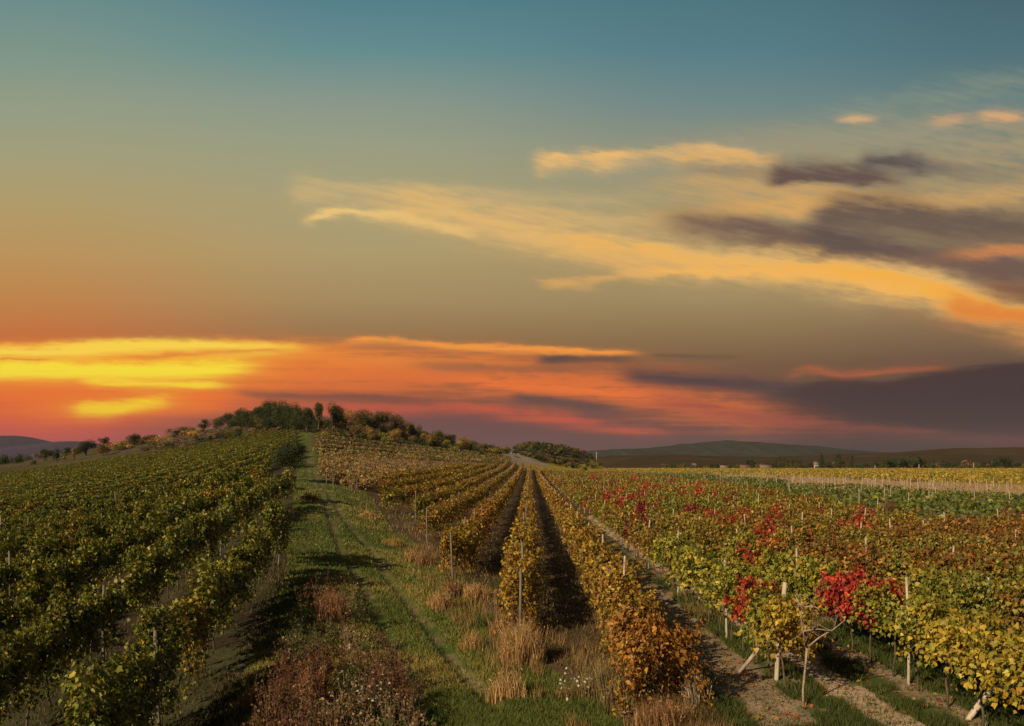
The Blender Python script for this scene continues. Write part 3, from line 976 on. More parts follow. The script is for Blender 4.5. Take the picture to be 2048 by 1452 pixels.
cand = []
for block, rows in (('R', range(-3, 60)), ('L', range(0, 80))):
    for row in rows:
        vs_ = [v for v in vines if v['block'] == block and v['row'] == row]
        if not vs_: continue
        if not (block == 'L' or row in (1, 2, 3)):
            v = vs_[0]; cand.append((v['d'], v['x'], v['y'] - .9, block, row, 1))
        k = 1
        for j in range(2 + (row * 3) % 4, len(vs_), 6 if block == 'R' else 11):
            v = vs_[j]; k += 1
            if block == 'L' and v['d'] > 75: break
            cand.append((v['d'], v['x'] + .05, v['y'] + .6, block, row, k))
sp = []
for a in range(0, 60):
    for b in range(0, 60):
        x = 12 + a * 4.6 + (b % 2) * .4; y = 62 + b * 7.0 + a * .35
        z = float(zg(x, y)); px, py = proj(x, y, z)
        if px < 2120 and px > 1180 and y < 330 and py > ip(px, LINE_Y) + 1 and py < 930 + (ip(px, LINE_G) - 930) * 1.55 and PRNG.random() < .55:
            sp.append((math.hypot(x, y), x + PRNG.uniform(-.3, .3), y, 'S', a, b))
cand += sp
cand = [c for c in cand if -20 < proj(c[1], c[2], 1)[0] < 2080 and proj(c[1], c[2], float(zg(c[1], c[2])) + 2)[1] < 1452]
cand.sort()
ONE_R = [post_mesh('post_pale', h, .029, M_POST, (l, .02), b) for h, l, b in ((1.95, .05, .02), (2.0, -.06, .03), (1.85, .12, 0), (2.1, .02, -.03))]
ONE_L = [post_mesh('post_grey', h, .036, M_GREY, (l, .0), b) for h, l, b in ((1.9, .05, .02), (2.1, -.05, .03), (1.8, .1, 0))]
POSTS_FAR = Pile()
cnt = {}
for i, (d, x, y, block, row, k) in enumerate(cand):
    z = float(zg(x, y))
    if i < 285:
        pale = block == 'S' or (block == 'R' and row >= 1)
        me = (ONE_R if pale else ONE_L)[(i * 7) % (4 if pale else 3)]
        o = link('vineyard_post', me, loc=(x, y, z))
        o.rotation_euler = (PRNG.uniform(-.03, .03), PRNG.uniform(-.04, .04), PRNG.uniform(0, 6.28))
        if block == 'S':
            cnt[row] = cnt.get(row, 0) + 1
            tag(o, f"whitish post in the green and straw strip, {ordn(cnt[row])} from near end of {ordn(row + 1)} line", 'post', 'white posts in the far strip')
        else:
            c_ = cnt[(block, row)] = cnt.get((block, row), 0) + 1
            tag(o, f"{'pale' if pale else 'grey'} trellis post, {ordn(c_)} from near end, {rowname(block, row)}", 'post', f"posts in the {rowname(block, row)}")
    else:
        tube(POSTS_FAR, np.array([(x, y, z - .2), (x, y, z + 1.9)]), .045, (1, 1, 1), 4)
STAKES = Pile()
for k in range(70):          # thin stakes in the sparse orange field
    px, py = PRNG.uniform(650, 900), PRNG.uniform(925, 985)
    if inpoly(np.array([px]), np.array([py]), SPARSE)[0] or px < 760:
        x, y = unproj(px, py); z = float(zg(x, y))
        if y < 260: tube(STAKES, np.array([(x, y, z - .2), (x + .05, y, z + PRNG.uniform(1.1, 1.6))]), .03, (1, 1, 1), 4)
tag(link('vine_stakes', STAKES.mesh('vine_stakes', M_GREY)), 'thin dark stakes in the sparse orange vineyard patch', 'stakes', kind='stuff')
tag(link('trellis_posts', POSTS_FAR.mesh('trellis_posts', M_POST)), 'distant thin posts standing in the vineyards', 'posts', kind='stuff')

# the two end posts and the leafless vine by the sandy strip
ex, ey = unproj(1553, 1360); ez = float(zg(ex, ey))
r = empty('end_post', (ex, ey, ez), 'pale round end post with a slanting brace under yellow vine leaves', 'post')
pl = Pile(); tube(pl, [(0, 0, -.2), (0, 0, .05), (.03, 0, .6), (.05, 0, 1.0), (.13, 0, 1.5), (.17, 0, 1.95)], .046, (1, 1, 1), 9)
link('post', pl.mesh('end_post', M_POST), r)
pl = Pile(); tube(pl, [(-.62, .7, -.1), (-.3, .35, .5), (.08, .06, 1.32)], .042, (1, 1, 1), 6)
link('brace', pl.mesh('brace', M_POST), r)
lx, ly = unproj(1935, 1440); lz = float(zg(lx, ly))
pl = Pile(); tube(pl, [(-.1, 0, -.12), (0, 0, 0), (.36, .05, .42), (.62, .08, .56), (1.0, .12, .66), (1.5, .15, .80)], .052, (1, 1, 1), 8)
tag(link('leaning_post', pl.mesh('leaning_post', M_POST), loc=(lx, ly, lz)), 'pale bent post fallen over sideways under the big yellow vine', 'post')


def branchy(pile, rg, p, d, L, r_, depth, col):
    n = 6
    pts = [np.array(p, float)]
    d = np.array(d, float)
    for i in range(n):
        d = unit(d + rg.normal(0, .18, 3)); pts.append(pts[-1] + d * L / n)
    tube(pile, pts, np.linspace(r_, r_ * .55, n + 1), col, 5)
    if depth:
        for k in range(rg.integers(2, 4)):
            q = pts[rg.integers(2, n + 1)]
            branchy(pile, rg, q, unit(d + rg.normal(0, .75, 3) + np.array([0, 0, .1])), L * rg.uniform(.45, .75), r_ * .5, depth - 1, col)


def at(px, py, y): return np.array([(px - 1024) / F * y, y, H - (py - HOR) / F * y])


bx_, by_ = unproj(1606, 1412); bz_ = float(zg(bx_, by_)); B0 = np.array([bx_, by_, bz_])
r = empty('bare_vine', (bx_, by_, bz_), 'leafless grapevine with forked bare branches in front of the sandy strip', 'grapevine')
pl = Pile()
tube(pl, np.array([at(1607, 1418, by_), at(1606, 1380, by_), at(1611, 1330, by_), at(1614, 1296, by_)]) - B0, [.027, .021, .019, .025], (1, 1, 1), 7)
link('trunk', pl.mesh('bare_trunk', M_BRANCH), r)
rgb = np.random.default_rng(12)
for pts in ([(1614, 1296), (1606, 1262), (1602, 1235), (1604, 1215), (1590, 1190)], [(1604, 1215), (1625, 1212), (1638, 1218)],
            [(1615, 1294), (1640, 1274), (1668, 1258), (1690, 1240)], [(1606, 1262), (1635, 1258), (1665, 1262)], [(1612, 1290), (1625, 1255), (1650, 1235)]):
    P = np.array([at(a, b, by_ + q * .06 * rgb.uniform(-1, 1)) for q, (a, b) in enumerate(pts)]) - B0
    pl = Pile(); tube(pl, P, np.linspace(.02, .009, len(P)), (1, 1, 1), 5)
    for p in P[1:]:
        branchy(pl, rgb, p, unit(rgb.normal(0, 1, 3) + np.array([0, 0, .3])), .35, .006, 1, (1, 1, 1))
    link('branch', pl.mesh('bare_branch', M_BRANCH), r)

# ------------------------------------------------------------------ grass, dry grass, undergrowth
TRI = np.array([0, 1, 2])


def blades(pile, x, y, z, h, w, lean, C_, rg):
    n = len(x)
    a = rg.uniform(0, 2 * math.pi, n)
    b = rg.uniform(0, 2 * math.pi, n)
    V_ = np.zeros((n, 3, 3))
    V_[:, 0] = np.stack([x - np.cos(a) * w, y - np.sin(a) * w, z - .02], 1)
    V_[:, 1] = np.stack([x + np.cos(a) * w, y + np.sin(a) * w, z - .02], 1)
    V_[:, 2] = np.stack([x + np.cos(b) * h * lean, y + np.sin(b) * h * lean, z + h], 1)
    pile.add(V_.reshape(-1, 3), np.arange(n)[:, None] * 3 + TRI[None], C_)


rg = np.random.default_rng(77)
n = 1500000
gy_ = 1 / rg.uniform(1 / 100.0, 1 / 9.0, n)
gpx = rg.uniform(-40, 2090, n)
gxx = (gpx - 1024) / F * gy_
gz_ = zg(gxx, gy_)
px, py = proj(gxx, gy_, gz_)
strip = (px > ip(py, EDGE_L)) & (px < ip(py, EDGE_R))
dE = (px - ip(py, EDGE_R)) * gy_ / F            # metres right of the track's right edge
dL = (px - ip(py, EDGE_L)) * gy_ / F
rut = np.minimum(abs(px - ip(py, RL)), abs(px - ip(py, RR))) * gy_ / F
patch = vnoise(gxx / 1.1, gy_ / 1.1, 71, 3)
patch2 = vnoise(gxx / 3.5, gy_ / 3.5, 72, 2)
u = rg.uniform(0, 1, n)
kind = np.full(n, -1)
kind[strip & (u < .75) & ((rut > .24) | (u < .08) | ((patch > .66) & (gy_ < 40))) & (py < 1640)] = 0
kind[(dE > -1.3) & (dE < 1.6) & (u < .14) & (patch > .50) & (gxx < 4) & (gy_ < 80)] = 1
kind[(dE > .3) & (gxx < 3.6) & (u < .22) & (kind < 0) & (gy_ < 80)] = 2
right_g = (gxx >= 3.6) & (gy_ < 34)
sandy = ((gxx > 5.95) & (gxx < 6.75)) | ((gxx > 4.05) & (gxx < 5.1) & (gy_ > 14.5)) | ((gxx > 7.4) & (gxx < 7.9))
kind[right_g & ~sandy & (u < .45) & (patch > .40)] = 3
kind[right_g & sandy & (u < .03)] = 3
kind[(px < ip(py, EDGE_L)) & (u < .10) & (patch > .45) & (gy_ < 45)] = 4
kind[(dL > -.4) & (dL < 1.1) & (u < .35) & (patch > .40) & (gy_ < 60)] = 4
rw = (gxx + .26 - .0203 * gy_) / 2.55
rd = abs(rw - np.round(rw)) * 2.55
kind[(rd < .5) & (np.round(rw) <= 1) & (np.round(rw) >= -3) & (dE > -.5) & (gy_ < 45) & (u < .35)] = 1
gcl = [np.array([(.12, .145, .03), (.18, .19, .04), (.25, .225, .052), (.33, .25, .07)]),
       np.array([(.26, .16, .06), (.38, .24, .09), (.20, .14, .045), (.12, .12, .035)]),
       np.array([(.13, .09, .035), (.22, .14, .055), (.30, .19, .08), (.08, .08, .022)]),
       np.array([(.07, .09, .02), (.11, .12, .026), (.18, .15, .036), (.30, .20, .08)]),
       np.array([(.05, .06, .018), (.09, .08, .025), (.16, .11, .04), (.05, .05, .018)])]  # last set: blades by the left vines, shade put into darker colours
gp = Pile()
for k in range(5):
    m = kind == k
    q = int(m.sum())
    far = gy_[m] / 14
    tt = np.clip((patch2[m] - .35) * 2.2 + rg.normal(0, .25, q), 0, .999)
    ci = (tt * 4).astype(int)
    C_ = gcl[k][ci] * rg.uniform(.7, 1.3, (q, 1))
    hh = [(.04, .12), (.12, .36), (.06, .18), (.05, .17), (.05, .15)][k]
    h = rg.uniform(*hh, q) * (.6 + .9 * patch[m])
    blades(gp, gxx[m], gy_[m], gz_[m], h, (.006 if k != 1 else .005) * (.6 + far), .55 if k != 1 else .35, C_, rg)
    print('grass', k, q)
tag(link('grass', gp.mesh('grass', M_GRASS)), 'short green grass of the track and dry grass along its edges', 'grass', kind='stuff')


def clump(px, py, h, rad, n_, cols_, label, cat='dry grass', nm='dry_grass_clump', group='dry grass clumps beside the vine rows'):
    x, y = unproj(px, py); z = float(zg(x, y))
    pl = Pile()
    a = rg.uniform(0, 6.28, n_); rr = rad * np.sqrt(rg.uniform(0, 1, n_)) * .8 * (1 + .35 * np.sin(a * 3 + px)) 
    bx, by = np.cos(a) * rr, np.sin(a) * rr
    hh = h * rg.uniform(.2, 1.12, n_) * np.clip(1.1 - .6 * (rr / rad) ** 2, .3, 1.1)
    la = a * .5 + rg.normal(0, 1.2, n_); ls = rg.uniform(.05, .4, n_) * hh
    w = .006 * rg.uniform(.6, 1.4, n_) * max(1, y / 22)
    zb = zg(x + bx, y + by) - z
    sa = rg.uniform(0, 6.28, n_)
    V_ = np.zeros((n_, 5, 3))
    for i, (t, ww) in enumerate(((0, 1), (0, -1), (.6, -.8), (.6, .8), (1, 0))):
        V_[:, i] = np.stack([bx + np.cos(la) * ls * t * t + np.cos(sa) * w * ww, by + np.sin(la) * ls * t * t + np.sin(sa) * w * ww, zb + hh * t - .03 * (t == 0)], 1)
    base = np.arange(n_)[:, None] * 5
    C_ = np.array(cols_)[rg.integers(0, len(cols_), n_)] * rg.uniform(.7, 1.25, (n_, 1))
    pl.add(V_.reshape(-1, 3), base + np.array([0, 1, 2, 3])[None], C_)
    pl.add(np.zeros((0, 3)), (base + np.array([3, 2, 4])[None]) - pl.n, C_)
    # seed heads
    m = rg.uniform(0, 1, n_) < .3
    tip = V_[m, 4]; q = len(tip)
    if q:
        P = np.repeat(tip, 3, 0) + rg.normal(0, .02, (q * 3, 3)) - np.array([0, 0, .03])
        add_leaves(pl, P, rg.normal(0, 1, (q * 3, 3)), rg.normal(0, .3, (q * 3, 3)) + np.array([0, 0, 1]), np.full(q * 3, .026 * max(1, y / 22)), np.repeat(C_[m], 3, 0) * 1.1, False)
    tag(link(nm, pl.mesh(nm, M_GRASS), loc=(x, y, z)), label, cat, group)


STRAW = [(.50, .31, .12), (.60, .40, .18), (.36, .21, .08), (.44, .25, .09)]
RUSTY = [(.26, .13, .05), (.36, .19, .08), (.18, .09, .035), (.42, .26, .12)]
for a in [(1038, 1330, .95, .55, 1300, STRAW, 'tall straw coloured grass clump at the near end of the gold central row'),
          (1015, 1395, .5, .4, 500, STRAW, 'low straw tuft just below the tall clump by the gold row'),
          (1030, 1275, .8, .7, 900, RUSTY, 'brown bushy grass around the grey post of the gold central row'),
          (880, 1220, .55, .45, 600, STRAW, 'straw grass clump leaning over the grass beside the track'),
          (905, 1195, .6, .4, 500, RUSTY, 'brown grass clump behind the leaning straw clump'),
          (950, 1200, .55, .5, 600, STRAW, 'straw grass clump between the gold row and its left neighbour'),
          (970, 1255, .4, .5, 500, [(.10, .12, .03), (.16, .15, .04), (.07, .1, .025)], 'green weed clump between the gold row and the track'),
          (940, 1300, .4, .3, 350, STRAW, 'small straw tuft alone at the right edge of the track'),
          (905, 1140, .55, .5, 600, STRAW, 'straw grass clump before the orange row left of the gold row'),
          (850, 1130, .5, .5, 600, RUSTY, 'brown grass clump with white seed heads beside the track'),
          (825, 1125, .5, .4, 450, STRAW, 'straw tuft at the left of the white seeded brown clump'),
          (790, 1092, .4, .6, 500, [(.40, .25, .08), (.3, .22, .05)], 'low golden grass clump at the foot of the dark vines'),
          (738, 1035, .4, .6, 400, STRAW, 'small far straw tuft near the grey post above the track bend'),
          (620, 1000, .4, .8, 500, RUSTY, 'reddish grass clump below the round dark tree'),
          (1225, 1400, .75, .8, 1200, [(.24, .18, .07), (.34, .24, .10), (.15, .13, .05)], 'grey brown grass clump left of the orange vine row end'),
          (1320, 1475, .6, .6, 900, RUSTY, 'rusty grass at the foot of the last orange vine'),
          (1390, 1410, .75, .3, 350, [(.5, .42, .3), (.3, .22, .12)], 'thin pale dry stalks right of the orange vine row end'),
          (625, 1420, .7, .35, 600, [(.42, .19, .07), (.55, .28, .12), (.3, .12, .05)], 'bright orange brown weed clump among the dark undergrowth'),
          (665, 1235, .7, .4, 500, [(.42, .22, .10), (.3, .14, .06)], 'orange brown weed clump in the middle of the undergrowth'),
          (600, 1250, .5, .35, 450, [(.16, .17, .05), (.22, .2, .07)], 'pale green grass tuft left of the undergrowth'),
          (500, 1420, .4, .3, 250, RUSTY, 'thin brown stalks between undergrowth and the left vines')]:
    clump(*a)

# undergrowth: dock and other dead weeds, too dense to count
UNDER = [(600, 1215), (640, 1195), (700, 1200), (745, 1270), (790, 1340), (830, 1430), (880, 1600), (480, 1600), (540, 1420), (575, 1290)]
up = Pile()
pts = []
while len(pts) < 360:
    px = PRNG.uniform(400, 880); py = PRNG.uniform(1160, 1600)
    if inpoly(np.array([px]), np.array([py]), UNDER)[0] and PRNG.random() < .35 + .65 * float(vnoise(px / 40., py / 40., 5, 2)): pts.append((px, py))
for px, py in pts:
    x, y = unproj(px, py); z = float(zg(x, y))
    t = float(vnoise(x / .9, y / .9, 81, 2))
    col = np.array([(.14, .065, .032), (.22, .12, .055), (.085, .095, .03), (.26, .18, .09), (.09, .05, .026)][0 if t < .38 else (2 if t > .6 else (3 if t > .53 else (1 if PRNG.random() < .6 else 4)))])
    h = PRNG.uniform(.35, .95) * (1.0 if t < .55 else .7)
    ns = PRNG.randint(3, 6)
    for s in range(ns):
        a = PRNG.uniform(0, 6.28); l = PRNG.uniform(.05, .3)
        p0 = np.array([x, y, z]); p1 = p0 + np.array([math.cos(a) * l, math.sin(a) * l, h * PRNG.uniform(.7, 1.1)])
        w = .006
        up.add(np.array([p0 + (w, 0, 0), p0 - (w, 0, 0), p1 - (w * .5, 0, 0), p1 + (w * .5, 0, 0)]), np.array([[0, 1, 2, 3]]), col[None] * .8)
        q = 15
        tt = rg.uniform(.3, 1.02, q)[:, None]
        P = p0 + (p1 - p0) * tt + rg.normal(0, .035, (q, 3))
        add_leaves(up, P, rg.normal(0, 1, (q, 3)), rg.normal(0, .5, (q, 3)) + np.array([0, 0, .6]), rg.uniform(.025, .06, q), col * rg.uniform(.5, 1.5, (q, 1)), False)
P = []
for cx_, cy_, k in ((745, 1440, 60), (760, 1390, 14), (1150, 1420, 30), (700, 1330, 10)):      # white seed heads
    x, y = unproj(cx_, cy_)
    for _ in range(k):
        a, b = x + PRNG.gauss(0, .22), y + PRNG.gauss(0, .22)
        P.append((a, b, float(zg(a, b)) + PRNG.uniform(.2, .6)))
P = np.array(P)
add_leaves(up, P, rg.normal(0, 1, P.shape), rg.normal(0, 1, P.shape), np.full(len(P), .045), np.tile((.62, .58, .5), (len(P), 1)), True)
tag(link('undergrowth', up.mesh('undergrowth', M_GRASS)), 'dark rust brown and green dead weeds between track and left vines', 'weeds', kind='stuff')

# fallen leaves
fp = Pile(); n = 2600
y = 1 / rg.uniform(1 / 40., 1 / 11., n); x = rg.uniform(3.4, 12, n)
z = zg(x, y) + .02
pal = np.array([(.5, .08, .03), (.42, .2, .04), (.3, .14, .05), (.5, .33, .06)])
add_leaves(fp, np.stack([x, y, z], 1), rg.normal(0, .35, (n, 3)) + np.array([0, 0, 1.]), rg.normal(0, 1, (n, 3)), rg.uniform(.05, .1, n), pal[rg.integers(0, 4, n)], True)
tag(link('fallen_leaves', fp.mesh('fallen_leaves', M_LEAF)), 'fallen red and brown leaves on the ground between the right rows', 'leaves', kind='stuff')


# ------------------------------------------------------------------ trees and shrubs
TPAL = {
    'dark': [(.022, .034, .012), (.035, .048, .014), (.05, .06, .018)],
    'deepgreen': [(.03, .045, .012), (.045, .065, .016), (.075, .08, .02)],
    'olive': [(.09, .085, .022), (.13, .11, .028), (.18, .13, .035)],
    'golden': [(.22, .14, .035), (.30, .19, .045), (.38, .22, .05)],
    'rusty': [(.12, .075, .03), (.17, .095, .035), (.22, .13, .045)],
    'pinkish': [(.20, .13, .075), (.27, .17, .10), (.13, .10, .05)],
    'brown': [(.16, .075, .03), (.22, .10, .04), (.10, .055, .025)],
    'yellowgreen': [(.16, .17, .03), (.24, .21, .04), (.30, .24, .05)],
}


def crown_pile(rg, w, h, z0, pal, n_, leaf, nb=9, shape='round', bushy=False):
    pl = Pile()
    if shape == 'column':
        zc = np.linspace(z0 + h * .08, z0 + h * .95, nb); t = (zc - z0) / h
        rr = w * .5 * np.clip(1.15 * np.sin(np.clip(t * 1.0 + .12, 0, 1) * math.pi) ** .7, .15, 1)
        C0_ = np.stack([rg.normal(0, w * .05, nb), rg.normal(0, w * .05, nb), zc], 1)
    else:
        a = rg.uniform(0, 6.28, nb); q = np.sqrt(rg.uniform(0, 1, nb)) * w * .33
        zc = z0 + h * rg.uniform(.22, .80, nb)
        q *= np.sqrt(np.clip(1 - ((zc - z0) / h - .42) ** 2 * 2.4, .1, 1))
        C0_ = np.stack([np.cos(a) * q, np.sin(a) * q, zc], 1)
        rr = w * rg.uniform(.16, .27, nb)
    k = rg.integers(0, nb, n_)
    d = unit(rg.normal(0, 1, (n_, 3)))
    rad = rr[k] * rg.uniform(.55, 1.12, n_)
    vscale = (h / w if shape != 'column' else h / nb / w * 1.6)
    P = C0_[k] + d * rad[:, None] * np.array([1, 1, min(max(vscale, .7), 1.6)])
    P[:, 2] = np.maximum(P[:, 2], z0 if bushy else z0 + .05)
    pc = np.array(TPAL[pal])
    bt = rg.uniform(.75, 1.3, nb)
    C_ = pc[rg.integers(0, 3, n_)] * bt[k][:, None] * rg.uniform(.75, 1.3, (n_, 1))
    add_leaves(pl, P, d + rg.normal(0, .5, (n_, 3)), rg.normal(0, .6, (n_, 3)) + np.array([0, 0, -.3]), leaf * rg.uniform(.6, 1.3, n_), C_, False)
    return pl, C0_


TREE_SEED = [100]


def tree(px, pybase, wpx, hpx, pal, label, group=None, nm='tree', cat='tree', shape='round', n_=None, leafk=1.0, dist=None, trunk=.22):
    TREE_SEED[0] += 1
    rg = np.random.default_rng(TREE_SEED[0])
    if dist: x, y = (px - 1024) / F * dist, dist
    else: x, y = unproj(px, pybase)
    z = float(zg(x, y))
    w, h = wpx / F * y, hpx / F * y
    root = empty(nm, (x, y, z), label, cat, group)
    n_ = int((n_ or np.clip(hpx * wpx * 1.3, 260, 6000)) * 1.6)
    leaf = math.sqrt(w * h / n_) * 2.0 * leafk
    pl, cs = crown_pile(rg, w, h * (1 - trunk * .7), h * trunk * .7, pal, n_, leaf, 12 if n_ > 600 else 8, shape)
    link('crown', pl.mesh('crown', M_TREE), root)
    tp = Pile()
    tube(tp, [(0, 0, -.4), (0, 0, h * trunk * .6), (w * .02, 0, h * .45), (0, w * .02, h * .72)], np.array([1, .8, .6, .2]) * max(w * .035, .05), (1, 1, 1), 6)
    for c in cs[:6]:
        tube(tp, [(0, 0, h * trunk * .7), np.array([c[0] * .5, c[1] * .5, (h * trunk + c[2]) * .5]), c], np.array([.55, .4, .15]) * max(w * .03, .04), (1, 1, 1), 5)
    link('trunk', tp.mesh('trunk', M_BARK), root)
    return root


def shrub(px, pybase, wpx, hpx, pal, label, group=None, n_=None, dist=None, nm='shrub'):
    TREE_SEED[0] += 1
    rg = np.random.default_rng(TREE_SEED[0])
    if dist: x, y = (px - 1024) / F * dist, dist
    else: x, y = unproj(px, pybase)
    z = float(zg(x, y))
    w, h = wpx / F * y, hpx / F * y
    n_ = n_ or int(np.clip(hpx * wpx * 2.2, 160, 3500))
    pl, _ = crown_pile(rg, w, h, -.05 * h, pal, n_, math.sqrt(w * h / n_) * 1.9, 7, bushy=True)
    return tag(link(nm, pl.mesh('shrub', M_TREE), loc=(x, y, z)), label, 'shrub', group)


print('TREE', unproj(578, 957))
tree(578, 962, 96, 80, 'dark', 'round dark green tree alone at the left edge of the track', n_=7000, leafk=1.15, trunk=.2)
# trees on the hill top
HT = [(830, 882, 26, 30, 'olive', 'olive tree starting the falling scrub slope on the right'), (850, 884, 24, 26, 'deepgreen', 'green tree low on the upper right scrub slope'),
      (875, 888, 24, 26, 'olive', 'olive tree in the middle of the right scrub slope'), (900, 891, 24, 24, 'deepgreen', 'dark green tree in the middle of the right scrub slope'),
      (925, 895, 22, 20, 'golden', 'golden tree in the lower right scrub slope'), (948, 899, 22, 18, 'olive', 'small olive tree in the lower right scrub slope'),
      (972, 903, 22, 15, 'deepgreen', 'small green tree near the bottom of the right scrub slope'), (996, 909, 20, 13, 'olive', 'last small olive tree at the bottom of the right scrub slope'),
      (385, 862, 24, 17, 'dark', 'low dark tree starting the left rise to the hilltop wood'), (408, 860, 24, 20, 'deepgreen', 'low green tree second on the left rise to the wood'),
      (432, 860, 26, 24, 'olive', 'olive tree third on the left rise to the wood'), (500, 861, 52, 40, 'deepgreen', 'wide green tree filling the left of the hilltop wood'), (550, 862, 52, 48, 'dark', 'wide dark tree filling the middle of the hilltop wood'), (600, 865, 42, 46, 'deepgreen', 'wide green tree filling the right of the hilltop wood'), (455, 860, 34, 32, 'deepgreen', 'low green tree at the left end of the hilltop wood'), (480, 860, 42, 38, 'dark', 'dark tree second from left in the hilltop wood'),
      (507, 860, 46, 46, 'deepgreen', 'broad green tree on the left rise of the hilltop wood'), (535, 861, 46, 54, 'dark', 'tall dark tree left of the hilltop wood summit'),
      (563, 862, 46, 58, 'deepgreen', 'tallest broad tree in the middle of the hilltop wood'), (590, 864, 42, 58, 'dark', 'dark rounded tree right of the hilltop summit'),
      (614, 866, 36, 50, 'dark', 'dark tree just left of the track gap on the hilltop'), (575, 862, 50, 34, 'dark', 'low dark bush tree at the foot of the hilltop wood'),
      (530, 860, 50, 28, 'olive', 'low olive tree at the foot of the hilltop wood'), (637, 868, 22, 64, 'deepgreen', 'slim tall tree standing in the gap of the hilltop'),
      (665, 868, 42, 56, 'deepgreen', 'tall peaked green tree right of the hilltop gap'), (643, 866, 28, 30, 'olive', 'small round olive tree right beside the track top'),
      (690, 870, 42, 46, 'golden', 'golden tree below the peaked tree on the hilltop'), (714, 872, 38, 48, 'olive', 'olive tree between the golden and the dark hilltop tree'),
      (740, 872, 32, 52, 'deepgreen', 'dark pointed tree right of centre on the right hilltop'), (766, 874, 38, 50, 'olive', 'olive tree on the right part of the hilltop'),
      (792, 876, 38, 48, 'rusty', 'rusty green tree at the right end of the hilltop trees'), (715, 878, 26, 26, 'rusty', 'small rusty tree in front of the hilltop trees'),
      (742, 878, 24, 24, 'golden', 'small golden tree in front of the dark pointed tree'), (792, 884, 28, 24, 'golden', 'bright golden small tree at the right foot of the hilltop trees'),
      (815, 876, 28, 34, 'olive', 'last olive tree before the scrub falls to the right'), (855, 890, 26, 22, 'golden', 'golden bush tree alone in the right hillside scrub'),
      (232, 888, 14, 20, 'deepgreen', 'small pointed green tree on the left ridge'), (208, 894, 22, 18, 'dark', 'low dark tree beside the pointed one on the left ridge'),
      (172, 912, 36, 28, 'dark', 'wide dark bush tree at the end of the left ridge'), (205, 912, 26, 22, 'rusty', 'rusty bush tree right of the wide dark bush'),
      (268, 892, 26, 22, 'dark', 'dark round tree on the left ridge by the orange plot'), (358, 858, 10, 15, 'dark', 'small lone dark tree on the ridge skyline'),
      (50, 918, 34, 22, 'dark', 'dark tree far left under the purple mountains'), (88, 926, 18, 26, 'deepgreen', 'upright green tree left of the slim pair'),
      (112, 926, 13, 27, 'deepgreen', 'dark upright small tree before the purple mountains'), (130, 924, 7, 24, 'yellowgreen', 'slim yellow green tree before the purple mountains'),
      (149, 922, 9, 26, 'golden', 'slim golden tree left of the wide dark bush'), (8, 930, 16, 20, 'deepgreen', 'small green tree at the left edge of the photo')]
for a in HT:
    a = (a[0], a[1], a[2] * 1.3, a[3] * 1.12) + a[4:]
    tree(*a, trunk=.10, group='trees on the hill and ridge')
HS = 'scrub bushes on the hillside'
for k in range(85):      # left band of pinkish scrub above the green vines
    t = PRNG.random(); px = 300 + t * 290
    base = ip(px, TOP_L) - PRNG.uniform(4, 24)
    shrub(px, base, PRNG.uniform(14, 30), PRNG.uniform(8, 15), PRNG.choice(['pinkish', 'pinkish', 'olive', 'dark', 'deepgreen', 'pinkish']), 'low bushy scrub shrub on the slope above the green vines', HS + ' above the green vines')
for k in range(26):      # skyline of the left ridge
    px = PRNG.uniform(-10, 430)
    shrub(px, ip(px, [(0, 926), (150, 908), (250, 892), (330, 874), (430, 850)]) + PRNG.uniform(-1, 6), PRNG.uniform(20, 40), PRNG.uniform(10, 20), PRNG.choice(['dark', 'deepgreen', 'olive', 'dark', 'pinkish']), 'dark bush on the skyline of the left ridge', 'bushes on the skyline of the left ridge')
for px, py, w, h, p in ((420, 838, 26, 12, 'dark'), (445, 836, 26, 12, 'deepgreen'), (395, 848, 26, 10, 'dark'), (375, 862, 40, 12, 'dark'), (325, 862, 14, 8, 'dark'), (300, 872, 24, 14, 'deepgreen'),
                        (280, 872, 18, 8, 'olive'), (240, 900, 34, 12, 'olive'), (320, 885, 20, 8, 'olive'), (350, 880, 26, 10, 'deepgreen'), (405, 872, 24, 16, 'olive'), (290, 902, 40, 12, 'pinkish'), (345, 893, 40, 14, 'pinkish'), (25, 916, 26, 12, 'dark'), (65, 930, 20, 12, 'olive')):
    shrub(px, py, w, h, p, 'dark low shrub beside the orange plots on the left ridge', 'shrubs on the left ridge')
for k in range(130):     # scrub falling to the right
    px = PRNG.uniform(630, 1012)
    base = PRNG.uniform(ip(px, [(630, 866), (800, 870), (900, 876), (1012, 904)]), ip(px, [(630, 872), (800, 888), (1012, 916)]))
    shrub(px, base, PRNG.uniform(14, 32), PRNG.uniform(8, 17), PRNG.choice(['olive', 'olive', 'deepgreen', 'dark', 'golden', 'rusty', 'yellowgreen']), 'low scrub bush on the slope falling right from the hilltop', HS + ' right of the hilltop')
HILLWOOD = Pile()
for k in range(260):      # wood on the small hill at the end of the rows
    x = PRNG.gauss(27, 14); y = PRNG.uniform(540, 665)
    z = float(zg(x, y)); px, py = proj(x, y, z)
    if z < 2: continue
    rg = np.random.default_rng(9000 + k)
    w = PRNG.uniform(3, 6.5); h = PRNG.uniform(2, 3.8)
    pl, _ = crown_pile(rg, w, h, -.1, PRNG.choice(['olive', 'deepgreen', 'brown', 'deepgreen', 'dark', 'olive']), 150, math.sqrt(w * h / 150) * 1.9, 6, bushy=True)
    for V_, F_, C_ in zip(pl.V, pl.F, pl.C): HILLWOOD.add(V_ + np.array([x, y, z]), F_, C_)
tag(link('scrub_wood', HILLWOOD.mesh('scrub_wood', M_TREE)), 'olive and rusty scrub covering the small round hill beyond the rows', 'scrub', kind='stuff')
